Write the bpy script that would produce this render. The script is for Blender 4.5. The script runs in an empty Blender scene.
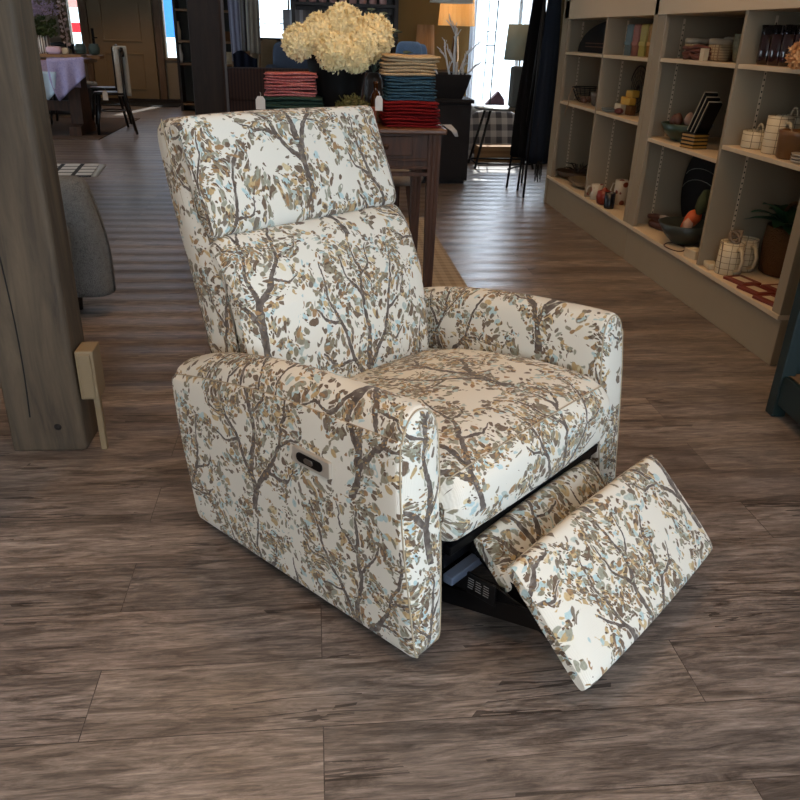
import bpy, math, random
from mathutils import Vector, Matrix
S = bpy.context.scene
COL = S.collection
random.seed(7)
PI = math.pi

# ------------------------------------------------------------------ materials
def lin(c):
    return tuple(((v/255)/12.92 if v/255 <= .04045 else ((v/255+.055)/1.055)**2.4) for v in c) + (1,)
MATS = {}
def new_mat(name):
    m = bpy.data.materials.new(name); m.use_nodes = True
    nt = m.node_tree; b = nt.nodes['Principled BSDF']
    MATS[name] = m
    return m, nt, b
def mix_rgb(nt, fac, a, b, mode='MIX'):
    n = nt.nodes.new('ShaderNodeMix'); n.data_type = 'RGBA'; n.blend_type = mode
    for sock, v in ((n.inputs[0], fac), (n.inputs[6], a), (n.inputs[7], b)):
        if isinstance(v, (int, float, tuple)): sock.default_value = v
        else: nt.links.new(v, sock)
    return n.outputs[2]
def math_n(nt, op, a, b=None, c=None, clamp=False):
    n = nt.nodes.new('ShaderNodeMath'); n.operation = op; n.use_clamp = clamp
    for i, v in enumerate((a, b, c)):
        if v is None: continue
        if isinstance(v, (int, float)): n.inputs[i].default_value = v
        else: nt.links.new(v, n.inputs[i])
    return n.outputs[0]
def vmath(nt, op, a, b=None, s=None):
    n = nt.nodes.new('ShaderNodeVectorMath'); n.operation = op
    for i, v in enumerate((a, b)):
        if v is None: continue
        if isinstance(v, tuple): n.inputs[i].default_value = v
        else: nt.links.new(v, n.inputs[i])
    if s is not None:
        if isinstance(s, (int, float)): n.inputs['Scale'].default_value = s
        else: nt.links.new(s, n.inputs['Scale'])
    return n.outputs['Value'] if op in ('LENGTH', 'DOT_PRODUCT') else n.outputs[0]
def noise(nt, vec, scale, detail=3, rough=.5, dist=0):
    n = nt.nodes.new('ShaderNodeTexNoise'); n.inputs['Scale'].default_value = scale
    n.inputs['Detail'].default_value = detail; n.inputs['Roughness'].default_value = rough
    n.inputs['Distortion'].default_value = dist
    if vec is not None: nt.links.new(vec, n.inputs['Vector'])
    return n
def bump(nt, b, h, strength, dist=.01):
    n = nt.nodes.new('ShaderNodeBump'); n.inputs['Strength'].default_value = strength
    n.inputs['Distance'].default_value = dist
    nt.links.new(h, n.inputs['Height']); nt.links.new(n.outputs[0], b.inputs['Normal'])
def coords(nt, kind='Object', scale=(1, 1, 1), rot=(0, 0, 0)):
    t = nt.nodes.new('ShaderNodeTexCoord'); m = nt.nodes.new('ShaderNodeMapping')
    m.inputs['Scale'].default_value = scale; m.inputs['Rotation'].default_value = rot
    nt.links.new(t.outputs[kind], m.inputs[0]); return m.outputs[0]
def ramp(nt, fac, stops, constant=False):
    n = nt.nodes.new('ShaderNodeValToRGB'); r = n.color_ramp
    if constant: r.interpolation = 'CONSTANT'
    while len(r.elements) < len(stops): r.elements.new(.5)
    for e, (p, c) in zip(r.elements, stops): e.position = p; e.color = c
    nt.links.new(fac, n.inputs[0]); return n.outputs[0]

def plain(name, rgb, rough=.6, metal=0, var=.12, scale=9, bmp=.1, spec=.5, bscale=60):
    if name in MATS: return MATS[name]
    m, nt, b = new_mat(name)
    c = lin(rgb); v = coords(nt)
    n = noise(nt, v, scale, 4)
    lo = tuple(x*(1-var) for x in c[:3])+(1,); hi = tuple(min(1, x*(1+var)) for x in c[:3])+(1,)
    nt.links.new(mix_rgb(nt, n.outputs[0], lo, hi), b.inputs['Base Color'])
    b.inputs['Roughness'].default_value = rough; b.inputs['Metallic'].default_value = metal
    b.inputs['Specular IOR Level'].default_value = spec
    if bmp: bump(nt, b, noise(nt, v, bscale, 3).outputs[0], bmp, .004)
    return m
def woodm(name, a, c, rough=.5, axis='z', scale=6, bmp=.25):
    if name in MATS: return MATS[name]
    m, nt, b = new_mat(name)
    s = {'x': (.12, 1, 1), 'y': (1, .12, 1), 'z': (1, 1, .1)}[axis]
    v = coords(nt, scale=s)
    n = noise(nt, v, scale*5, 6, .65, .6)
    col = ramp(nt, n.outputs[0], [(.3, lin(a)), (.7, lin(c))])
    n2 = noise(nt, v, scale*.8, 2)
    col = mix_rgb(nt, .25, col, n2.outputs[0], 'OVERLAY')
    nt.links.new(col, b.inputs['Base Color']); b.inputs['Roughness'].default_value = rough
    bump(nt, b, n.outputs[0], bmp, .004)
    return m
def clothm(name, rgb, weave=350, rough=.9, rgb2=None, bmp=.5, nscale=25):
    if name in MATS: return MATS[name]
    m, nt, b = new_mat(name)
    v = coords(nt)
    c = lin(rgb); c2 = lin(rgb2) if rgb2 else tuple(x*.6 for x in c[:3])+(1,)
    vo = nt.nodes.new('ShaderNodeTexVoronoi'); vo.inputs['Scale'].default_value = weave
    nt.links.new(v, vo.inputs['Vector'])
    n = noise(nt, v, nscale, 4)
    f = math_n(nt, 'MULTIPLY', vo.outputs['Distance'], n.outputs[0], clamp=True)
    nt.links.new(mix_rgb(nt, f, c, c2), b.inputs['Base Color'])
    b.inputs['Roughness'].default_value = rough; b.inputs['Specular IOR Level'].default_value = .15
    bump(nt, b, vo.outputs['Distance'], bmp, .004)
    return m
def stripes(name, colors, period, axis=0, rough=.8, kind='Object'):
    """colour bands along one axis"""
    if name in MATS: return MATS[name]
    m, nt, b = new_mat(name)
    v = coords(nt, kind)
    sep = nt.nodes.new('ShaderNodeSeparateXYZ'); nt.links.new(v, sep.inputs[0])
    f = math_n(nt, 'FRACT', math_n(nt, 'MULTIPLY', sep.outputs[axis], 1/period))
    k = len(colors)
    nt.links.new(ramp(nt, f, [(i/k, lin(c)) for i, c in enumerate(colors)], True), b.inputs['Base Color'])
    b.inputs['Roughness'].default_value = rough
    return m
def plaid(name, base, dark, period, rough=.85, line=.5, axes=(0, 2)):
    if name in MATS: return MATS[name]
    m, nt, b = new_mat(name)
    v = coords(nt)
    sep = nt.nodes.new('ShaderNodeSeparateXYZ'); nt.links.new(v, sep.inputs[0])
    fs = []
    for ax in axes:
        f = math_n(nt, 'FRACT', math_n(nt, 'MULTIPLY', sep.outputs[ax], 1/period))
        fs.append(math_n(nt, 'LESS_THAN', f, line))
    if line > .3: fac = math_n(nt, 'MULTIPLY', math_n(nt, 'ADD', fs[0], fs[1]), .5)
    else: fac = math_n(nt, 'MAXIMUM', fs[0], fs[1])
    nt.links.new(mix_rgb(nt, fac, lin(base), lin(dark)), b.inputs['Base Color'])
    b.inputs['Roughness'].default_value = rough
    return m
def emis(name, rgb, s):
    if name in MATS: return MATS[name]
    m, nt, b = new_mat(name)
    b.inputs['Base Color'].default_value = lin(rgb)
    b.inputs['Emission Color'].default_value = lin(rgb); b.inputs['Emission Strength'].default_value = s
    return m
def glassm(name, rgb=(240, 245, 248), rough=.02, alpha=None):
    if name in MATS: return MATS[name]
    m, nt, b = new_mat(name)
    b.inputs['Base Color'].default_value = lin(rgb); b.inputs['Roughness'].default_value = rough
    b.inputs['Metallic'].default_value = 1
    tr = nt.nodes.new('ShaderNodeBsdfTransparent'); tr.inputs[0].default_value = lin(rgb)
    fr = nt.nodes.new('ShaderNodeFresnel'); fr.inputs[0].default_value = 1.3
    mx = nt.nodes.new('ShaderNodeMixShader'); nt.links.new(fr.outputs[0], mx.inputs[0])
    nt.links.new(tr.outputs[0], mx.inputs[1]); nt.links.new(b.outputs[0], mx.inputs[2])
    nt.links.new(mx.outputs[0], nt.nodes['Material Output'].inputs[0])
    return m
def sheer(name, rgb, trans=.6):
    if name in MATS: return MATS[name]
    m, nt, b = new_mat(name)
    t = nt.nodes.new('ShaderNodeBsdfTranslucent'); t.inputs[0].default_value = lin(rgb)
    mx = nt.nodes.new('ShaderNodeMixShader'); mx.inputs[0].default_value = trans
    b.inputs['Base Color'].default_value = lin(rgb); b.inputs['Roughness'].default_value = .9
    nt.links.new(b.outputs[0], mx.inputs[1]); nt.links.new(t.outputs[0], mx.inputs[2])
    nt.links.new(mx.outputs[0], nt.nodes['Material Output'].inputs[0])
    return m

# ---- floor: grey brown planks running along X
def floor_mat():
    m, nt, b = new_mat('plank_floor')
    v = coords(nt)
    br = nt.nodes.new('ShaderNodeTexBrick')
    br.offset = .37; br.offset_frequency = 2; br.squash = 1
    br.inputs['Color1'].default_value = (0, 0, 0, 1); br.inputs['Color2'].default_value = (1, 1, 1, 1)
    br.inputs['Mortar'].default_value = (.5, .5, .5, 1)
    br.inputs['Scale'].default_value = 1; br.inputs['Mortar Size'].default_value = .0011
    br.inputs['Mortar Smooth'].default_value = .2; br.inputs['Bias'].default_value = 0
    br.inputs['Brick Width'].default_value = 1.22; br.inputs['Row Height'].default_value = .178
    nt.links.new(v, br.inputs['Vector'])
    off = nt.nodes.new('ShaderNodeVectorMath'); off.operation = 'MULTIPLY_ADD'
    nt.links.new(br.outputs['Color'], off.inputs[0]); off.inputs[1].default_value = (7, 3, 5)
    st = vmath(nt, 'MULTIPLY', v, (.16, 1, 1)); nt.links.new(st, off.inputs[2])
    g = noise(nt, off.outputs[0], 38, 9, .72, .8)
    g2 = noise(nt, off.outputs[0], 5, 4, .6, .8)
    g3 = noise(nt, vmath(nt, 'MULTIPLY', off.outputs[0], (.5, 1, 1)), 170, 4, .75)
    col = ramp(nt, g.outputs[0], [(.28, lin((70, 63, 60))), (.44, lin((122, 113, 107))), (.58, lin((158, 148, 141))), (.78, lin((196, 186, 178)))])
    col = mix_rgb(nt, .55, col, ramp(nt, g2.outputs[0], [(.3, (.25, .235, .22, 1)), (.7, (.8, .78, .76, 1))]), 'OVERLAY')
    col = mix_rgb(nt, .6, col, ramp(nt, g3.outputs[0], [(.35, (.2, .2, .2, 1)), (.65, (.75, .75, .75, 1))]), 'OVERLAY')
    tone = ramp(nt, br.outputs['Color'], [(0, lin((190, 182, 177))), (.5, lin((212, 206, 202))), (1, lin((232, 224, 216)))])
    col = mix_rgb(nt, 1, col, tone, 'MULTIPLY')
    # dark cracks along the grain
    cr = noise(nt, vmath(nt, 'MULTIPLY', off.outputs[0], (.35, 1.0, 1)), 7, 5, .6, .5)
    d = math_n(nt, 'ABSOLUTE', math_n(nt, 'SUBTRACT', cr.outputs[0], .5))
    gate = noise(nt, v, 3.2, 2)
    crack = math_n(nt, 'MULTIPLY', math_n(nt, 'LESS_THAN', d, .006), math_n(nt, 'GREATER_THAN', gate.outputs[0], .50))
    col = mix_rgb(nt, math_n(nt, 'MULTIPLY', crack, .7), col, lin((34, 27, 24)))
    # knots
    vk = nt.nodes.new('ShaderNodeTexVoronoi'); vk.inputs['Scale'].default_value = 1.9
    nt.links.new(vmath(nt, 'MULTIPLY', v, (.6, 1, 1)), vk.inputs['Vector'])
    kn = math_n(nt, 'MULTIPLY', math_n(nt, 'SUBTRACT', math_n(nt, 'ADD', .035, math_n(nt, 'MULTIPLY', g.outputs[0], .03)), vk.outputs['Distance']), 40, clamp=True)
    col = mix_rgb(nt, math_n(nt, 'MULTIPLY', kn, .75), col, lin((38, 30, 26)))
    col = mix_rgb(nt, math_n(nt, 'MULTIPLY', br.outputs['Fac'], .75), col, lin((48, 38, 32)))
    nt.links.new(col, b.inputs['Base Color'])
    rr = math_n(nt, 'ADD', math_n(nt, 'MULTIPLY', g.outputs[0], .26), .20)
    nt.links.new(rr, b.inputs['Roughness'])
    b.inputs['Specular IOR Level'].default_value = .42
    # cupped boards: each row bows slightly, ribbing the reflections
    wv = nt.nodes.new('ShaderNodeTexWave'); wv.wave_type = 'BANDS'; wv.bands_direction = 'Y'
    wv.inputs['Scale'].default_value = PI/10/.178; wv.inputs['Phase Offset'].default_value = -PI/2; wv.inputs['Distortion'].default_value = .25
    nt.links.new(v, wv.inputs['Vector'])
    h = math_n(nt, 'ADD', math_n(nt, 'MULTIPLY', g.outputs[0], .35), math_n(nt, 'MULTIPLY', wv.outputs[0], 1.6))
    h = math_n(nt, 'SUBTRACT', h, math_n(nt, 'MULTIPLY', br.outputs['Fac'], .5))
    bump(nt, b, h, .36, .0065)
    return m

# ---- printed tree fabric
def tree_fabric():
    m, nt, b = new_mat('tree_print_fabric')
    t = nt.nodes.new('ShaderNodeTexCoord'); uv = t.outputs['UV']
    wob = noise(nt, uv, 9, 2); wv = vmath(nt, 'SUBTRACT', wob.outputs['Color'], (.5, .5, .5))
    wob2 = noise(nt, uv, 70, 2); wv2 = vmath(nt, 'SUBTRACT', wob2.outputs['Color'], (.5, .5, .5))
    p = vmath(nt, 'ADD', uv, vmath(nt, 'SCALE', wv, s=.05))
    p = vmath(nt, 'ADD', p, vmath(nt, 'SCALE', wv2, s=.009))
    TW, TH = .33, .43
    sep = nt.nodes.new('ShaderNodeSeparateXYZ'); nt.links.new(p, sep.inputs[0])
    cu = math_n(nt, 'DIVIDE', sep.outputs[0], TW)
    colid = math_n(nt, 'FLOOR', cu)
    fu = math_n(nt, 'MULTIPLY', math_n(nt, 'FRACT', cu), TW)
    cv = math_n(nt, 'ADD', math_n(nt, 'DIVIDE', sep.outputs[1], TH), math_n(nt, 'MULTIPLY', colid, .43))
    fv = math_n(nt, 'MULTIPLY', math_n(nt, 'FRACT', cv), TH)
    cmb = nt.nodes.new('ShaderNodeCombineXYZ'); nt.links.new(fu, cmb.inputs[0]); nt.links.new(fv, cmb.inputs[1])
    q = vmath(nt, 'SCALE', cmb.outputs[0], s=.31/.33)
    lines = [  # polylines with radii
        [(.165, -.02, .0062), (.155, .07, .0056), (.16, .14, .0048), (.15, .22, .0036), (.165, .30, .0026), (.155, .385, .0012)],
        [(.155, .07, .0045), (.105, .13, .0038), (.07, .20, .003), (.045, .27, .0022), (.05, .34, .001)],
        [(.16, .10, .0045), (.205, .165, .0036), (.245, .215, .0028), (.262, .29, .002), (.29, .345, .001)],
        [(.07, .20, .0024), (.02, .225, .0016), (.0, .25, .001)],
        [(.105, .13, .0024), (.045, .135, .0018), (.01, .165, .0009)],
        [(.155, .24, .0026), (.115, .285, .0018), (.105, .345, .0009)],
        [(.245, .215, .0022), (.295, .225, .0014), (.31, .255, .0008)],
        [(.16, .28, .002), (.20, .325, .0014), (.21, .375, .0008)],
        [(.205, .165, .002), (.25, .15, .0015), (.285, .165, .0008)],
    ]
    dmin = None
    for ln in lines:
        for (ax, ay, ar), (bx, by, brd) in zip(ln, ln[1:]):
            ba = (bx-ax, by-ay, 0); L2 = ba[0]**2+ba[1]**2
            pa = vmath(nt, 'SUBTRACT', q, (ax, ay, 0))
            h = vmath(nt, 'DOT_PRODUCT', pa, (ba[0]/L2, ba[1]/L2, 0))
            h = math_n(nt, 'ADD', h, 0, clamp=True)
            sc = nt.nodes.new('ShaderNodeVectorMath'); sc.operation = 'SCALE'
            sc.inputs[0].default_value = ba; nt.links.new(h, sc.inputs['Scale'])
            d = vmath(nt, 'LENGTH', vmath(nt, 'SUBTRACT', pa, sc.outputs[0]))
            d = math_n(nt, 'SUBTRACT', d, math_n(nt, 'MULTIPLY_ADD', h, (brd-ar)*1.35, ar*1.35+.0006))
            dmin = d if dmin is None else math_n(nt, 'MINIMUM', dmin, d)
    branch = math_n(nt, 'MULTIPLY', math_n(nt, 'SUBTRACT', .0004, dmin), 1400, clamp=True)
    halo = math_n(nt, 'MULTIPLY', math_n(nt, 'SUBTRACT', .003, dmin), 900, clamp=True)
    cl = noise(nt, uv, 13, 2).outputs[0]
    # foliage density: near branches and in clumps
    near = math_n(nt, 'SUBTRACT', 1, math_n(nt, 'MULTIPLY', dmin, 15), clamp=True)
    up = math_n(nt, 'MULTIPLY', math_n(nt, 'SUBTRACT', fv, .05), 6, clamp=True)
    dens = math_n(nt, 'ADD', math_n(nt, 'MULTIPLY', near, .30), math_n(nt, 'MULTIPLY', math_n(nt, 'SUBTRACT', cl, .5), 3.0))
    dens = math_n(nt, 'ADD', dens, math_n(nt, 'MULTIPLY', up, .16))
    cream = lin((216, 210, 196))
    # weave
    wx = nt.nodes.new('ShaderNodeTexWave'); wx.wave_type = 'BANDS'; wx.bands_direction = 'X'
    wx.inputs['Scale'].default_value = 90; wx.inputs['Distortion'].default_value = 3; wx.inputs['Detail'].default_value = 2
    nt.links.new(uv, wx.inputs['Vector'])
    col = mix_rgb(nt, math_n(nt, 'MULTIPLY', wx.outputs[0], .25), cream, lin((205, 198, 184)))
    pal_a = [(0, lin((128, 120, 100))), (.2, lin((104, 86, 70))), (.36, lin((176, 150, 108))), (.48, lin((146, 144, 126))), (.64, lin((116, 104, 90))), (.8, lin((166, 184, 182))), (.9, lin((148, 116, 82)))]
    pal_b = [(0, lin((172, 192, 192))), (.2, lin((140, 132, 112))), (.42, lin((188, 162, 118))), (.58, lin((168, 176, 166))), (.72, lin((108, 92, 76))), (.88, lin((196, 178, 140)))]
    def leaves(col, angle, sx, sy, seed, thr, rlo, rhi, pal, outline=False):
        mp = nt.nodes.new('ShaderNodeMapping'); mp.inputs['Rotation'].default_value = (0, 0, angle)
        mp.inputs['Location'].default_value = (seed*3.17, seed*1.73, 0)
        base = vmath(nt, 'ADD', uv, vmath(nt, 'SCALE', wv2, s=.008))
        base = vmath(nt, 'ADD', base, vmath(nt, 'SCALE', wv, s=.07))
        nt.links.new(base, mp.inputs[0])
        mp2 = nt.nodes.new('ShaderNodeMapping'); mp2.inputs['Scale'].default_value = (sx, sy, 1)
        nt.links.new(mp.outputs[0], mp2.inputs[0])
        vo = nt.nodes.new('ShaderNodeTexVoronoi'); vo.voronoi_dimensions = '2D'
        vo.inputs['Scale'].default_value = 1; vo.inputs['Randomness'].default_value = .9
        nt.links.new(mp2.outputs[0], vo.inputs['Vector'])
        sc = nt.nodes.new('ShaderNodeSeparateColor'); nt.links.new(vo.outputs['Color'], sc.inputs[0])
        rad = math_n(nt, 'MULTIPLY_ADD', sc.outputs[1], rhi-rlo, rlo)
        inside = math_n(nt, 'MULTIPLY', math_n(nt, 'SUBTRACT', rad, vo.outputs['Distance']), 14, clamp=True)
        keep = math_n(nt, 'LESS_THAN', math_n(nt, 'MULTIPLY_ADD', sc.outputs[2], 1.0, thr), dens)
        f = math_n(nt, 'MULTIPLY', inside, keep)
        shade = noise(nt, uv, 160, 2).outputs[0]
        lc = mix_rgb(nt, .5, ramp(nt, sc.outputs[0], pal, True), shade, 'SOFT_LIGHT')
        return mix_rgb(nt, f, col, lc)
    col = leaves(col, .6, 30, 50, 1, -.22, .30, .48, pal_b)
    col = leaves(col, -.75, 34, 56, 2, -.24, .28, .47, pal_a)
    col = leaves(col, 1.5, 42, 74, 3, -.16, .28, .44, pal_a)
    col = mix_rgb(nt, math_n(nt, 'MULTIPLY', halo, .6), col, cream)
    bshade = noise(nt, uv, 55, 3).outputs[0]
    bcol = ramp(nt, bshade, [(.3, lin((70, 60, 54))), (.55, lin((96, 86, 78))), (.75, lin((132, 122, 112)))])
    col = mix_rgb(nt, branch, col, bcol)
    col = leaves(col, .1, 60, 105, 4, -.01, .28, .46, pal_a)
    pal_c = [(0, lin((92, 74, 58))), (.4, lin((120, 104, 80))), (.7, lin((150, 120, 80)))]
    col = leaves(col, .75, 78, 170, 5, .03, .26, .42, pal_c)
    nt.links.new(col, b.inputs['Base Color'])
    b.inputs['Roughness'].default_value = .85; b.inputs['Specular IOR Level'].default_value = .2
    b.inputs['Sheen Weight'].default_value = .15
    wz = noise(nt, uv, 420, 2)
    bump(nt, b, math_n(nt, 'ADD', wx.outputs[0], wz.outputs[0]), .22, .002)
    return m

# ------------------------------------------------------------------ mesh builder
class MB:
    def __init__(s): s.v = []; s.f = []; s.uv = []; s.sm = []
    def add(s, verts, faces, uvs=None, smooth=False):
        o = len(s.v); s.v += [tuple(p) for p in verts]
        for i, f in enumerate(faces):
            s.f.append([o+j for j in f]); s.uv.append(uvs[i] if uvs else None); s.sm.append(smooth)
        return s
    def box(s, x0, y0, z0, x1, y1, z1, R=None, c=None):
        P = [Vector((x, y, z)) for z in (z0, z1) for y in (y0, y1) for x in (x0, x1)]
        if R is not None:
            c = Vector(c) if c is not None else Vector(((x0+x1)/2, (y0+y1)/2, (z0+z1)/2))
            P = [c + R @ (p-c) for p in P]
        return s.add(P, [(0, 2, 3, 1), (4, 5, 7, 6), (0, 1, 5, 4), (2, 6, 7, 3), (0, 4, 6, 2), (1, 3, 7, 5)])
    def lathe(s, prof, c=(0, 0, 0), n=24, caps=True, sx=1, sy=1):
        V = []; F = []
        for r, z in prof:
            for k in range(n):
                a = 2*PI*k/n; V.append((c[0]+r*math.cos(a)*sx, c[1]+r*math.sin(a)*sy, c[2]+z))
        for i in range(len(prof)-1):
            for k in range(n):
                k2 = (k+1) % n; F.append((i*n+k, i*n+k2, (i+1)*n+k2, (i+1)*n+k))
        if caps: F.append(tuple(range(n))[::-1]); F.append(tuple((len(prof)-1)*n+k for k in range(n)))
        return s.add(V, F, smooth=True)
    def tube(s, pts, r, n=8, caps=True, closed=False):
        pts = [Vector(p) for p in pts]; m = len(pts)
        rs = r if isinstance(r, (list, tuple)) else [r]*m
        V = []; F = []; prev = None
        for i, p in enumerate(pts):
            if closed: d = pts[(i+1) % m]-pts[i-1]
            else: d = pts[min(i+1, m-1)]-pts[max(i-1, 0)]
            d.normalize()
            if prev is None: u = d.orthogonal().normalized()
            else: u = (prev - d*prev.dot(d)).normalized()
            prev = u; w = d.cross(u)
            for k in range(n):
                a = 2*PI*k/n; V.append(p + (u*math.cos(a)+w*math.sin(a))*rs[i])
        for i in range(m if closed else m-1):
            j = (i+1) % m
            for k in range(n):
                k2 = (k+1) % n; F.append((i*n+k, i*n+k2, j*n+k2, j*n+k))
        if caps and not closed: F.append(tuple(range(n))[::-1]); F.append(tuple((m-1)*n+k for k in range(n)))
        return s.add(V, F, smooth=True)
    def grid(s, fn, nu, nv, uvf=None, closed_u=False):
        V = [fn(i/nu, j/nv) for j in range(nv+1) for i in range(nu+1)]
        F = []; U = []
        for j in range(nv):
            for i in range(nu):
                a = j*(nu+1)+i; F.append((a, a+1, a+nu+2, a+nu+1))
                if uvf: U.append([uvf(x/nu, y/nv) for x, y in ((i, j), (i+1, j), (i+1, j+1), (i, j+1))])
        return s.add(V, F, U or None, True)
    def prism(s, poly, z0, z1, axis='z'):
        n = len(poly)
        def mk(a, b, h): return {'z': (a, b, h), 'y': (a, h, b), 'x': (h, a, b)}[axis]
        V = [mk(a, b, z0) for a, b in poly]+[mk(a, b, z1) for a, b in poly]
        F = [tuple(range(n))[::-1], tuple(range(n, 2*n))]+[(i, (i+1) % n, n+(i+1) % n, n+i) for i in range(n)]
        return s.add(V, F)
    def sphere(s, c, r, n=14, sx=1, sy=1, sz=1, jit=0):
        prof = [(r*math.sin(PI*(i+.02)/(n/2+.04)), -r*math.cos(PI*(i+.02)/(n/2+.04))*sz) for i in range(n//2+1)]
        return s.lathe(prof, c, n, True, sx, sy)
    def build(s, name, mat, parent=None, loc=None, rotz=0, bevel=0, subsurf=0, solid=0, seg=2, kind=None):
        me = bpy.data.meshes.new(name); me.from_pydata(s.v, [], s.f)
        if any(u for u in s.uv):
            l = me.uv_layers.new(name='UVMap'); i = 0
            for f, u in zip(s.f, s.uv):
                for k in range(len(f)): l.data[i].uv = u[k] if u else (0, 0); i += 1
        me.polygons.foreach_set('use_smooth', s.sm); me.update()
        o = bpy.data.objects.new(name, me); COL.objects.link(o)
        if isinstance(mat, (list, tuple)):
            for q in mat: me.materials.append(q)
        else: me.materials.append(mat)
        if parent: o.parent = parent
        if loc: o.location = loc
        o.rotation_euler.z = rotz
        if solid: md = o.modifiers.new('solid', 'SOLIDIFY'); md.thickness = solid; md.offset = 0
        if bevel:
            md = o.modifiers.new('bevel', 'BEVEL'); md.width = bevel; md.segments = seg; md.limit_method = 'ANGLE'; md.angle_limit = .7
        if subsurf: md = o.modifiers.new('sub', 'SUBSURF'); md.levels = subsurf; md.render_levels = subsurf
        if kind: o['kind'] = kind
        return o
def thing(name, label, cat, loc=(0, 0, 0), rotz=0, group=None):
    o = bpy.data.objects.new(name, None); COL.objects.link(o); o.empty_display_size = .1
    o.location = loc; o.rotation_euler.z = rotz; o['label'] = label; o['category'] = cat
    if group: o['group'] = group
    return o
def tag(o, label, cat, group=None, kind=None):
    o['label'] = label; o['category'] = cat
    if group: o['group'] = group
    if kind: o['kind'] = kind
    return o
def copy_tree(root, loc, rotz=None, label=None):
    r = root.copy(); COL.objects.link(r); r.location = loc
    if rotz is not None: r.rotation_euler.z = rotz
    if label: r['label'] = label
    for ch in list(root.children):
        c = ch.copy(); COL.objects.link(c); c.parent = r
        for g in ch.children:
            d = g.copy(); COL.objects.link(d); d.parent = c
    return r
def struct(name, mb, mat, bevel=0): return mb.build(name, mat, bevel=bevel, kind='structure')
def spline(P, n):
    """catmull-rom through points, n per span"""
    out = []; m = len(P)
    for i in range(m-1):
        p0, p1, p2, p3 = P[max(i-1, 0)], P[i], P[i+1], P[min(i+2, m-1)]
        for k in range(n):
            t = k/n
            out.append(tuple(.5*((2*b)+(c-a)*t+(2*a-5*b+4*c-d)*t*t+(3*b-a-3*c+d)*t**3) for a, b, c, d in zip(p0, p1, p2, p3)))
    out.append(tuple(P[-1])); return out
def lerp_tab(x, tab):
    if x <= tab[0][0]: return tab[0][1]
    for (a, fa), (b, fb) in zip(tab, tab[1:]):
        if x <= b: return fa+(fb-fa)*(x-a)/(b-a)
    return tab[-1][1]
def smoothtab(x, tab, d=.03): return sum(lerp_tab(x+k*d, tab) for k in (-1.5, -.5, .5, 1.5))/4

FAB = tree_fabric()
BLK = plain('black_metal', (18, 18, 20), .4, .6, bmp=0)

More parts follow.
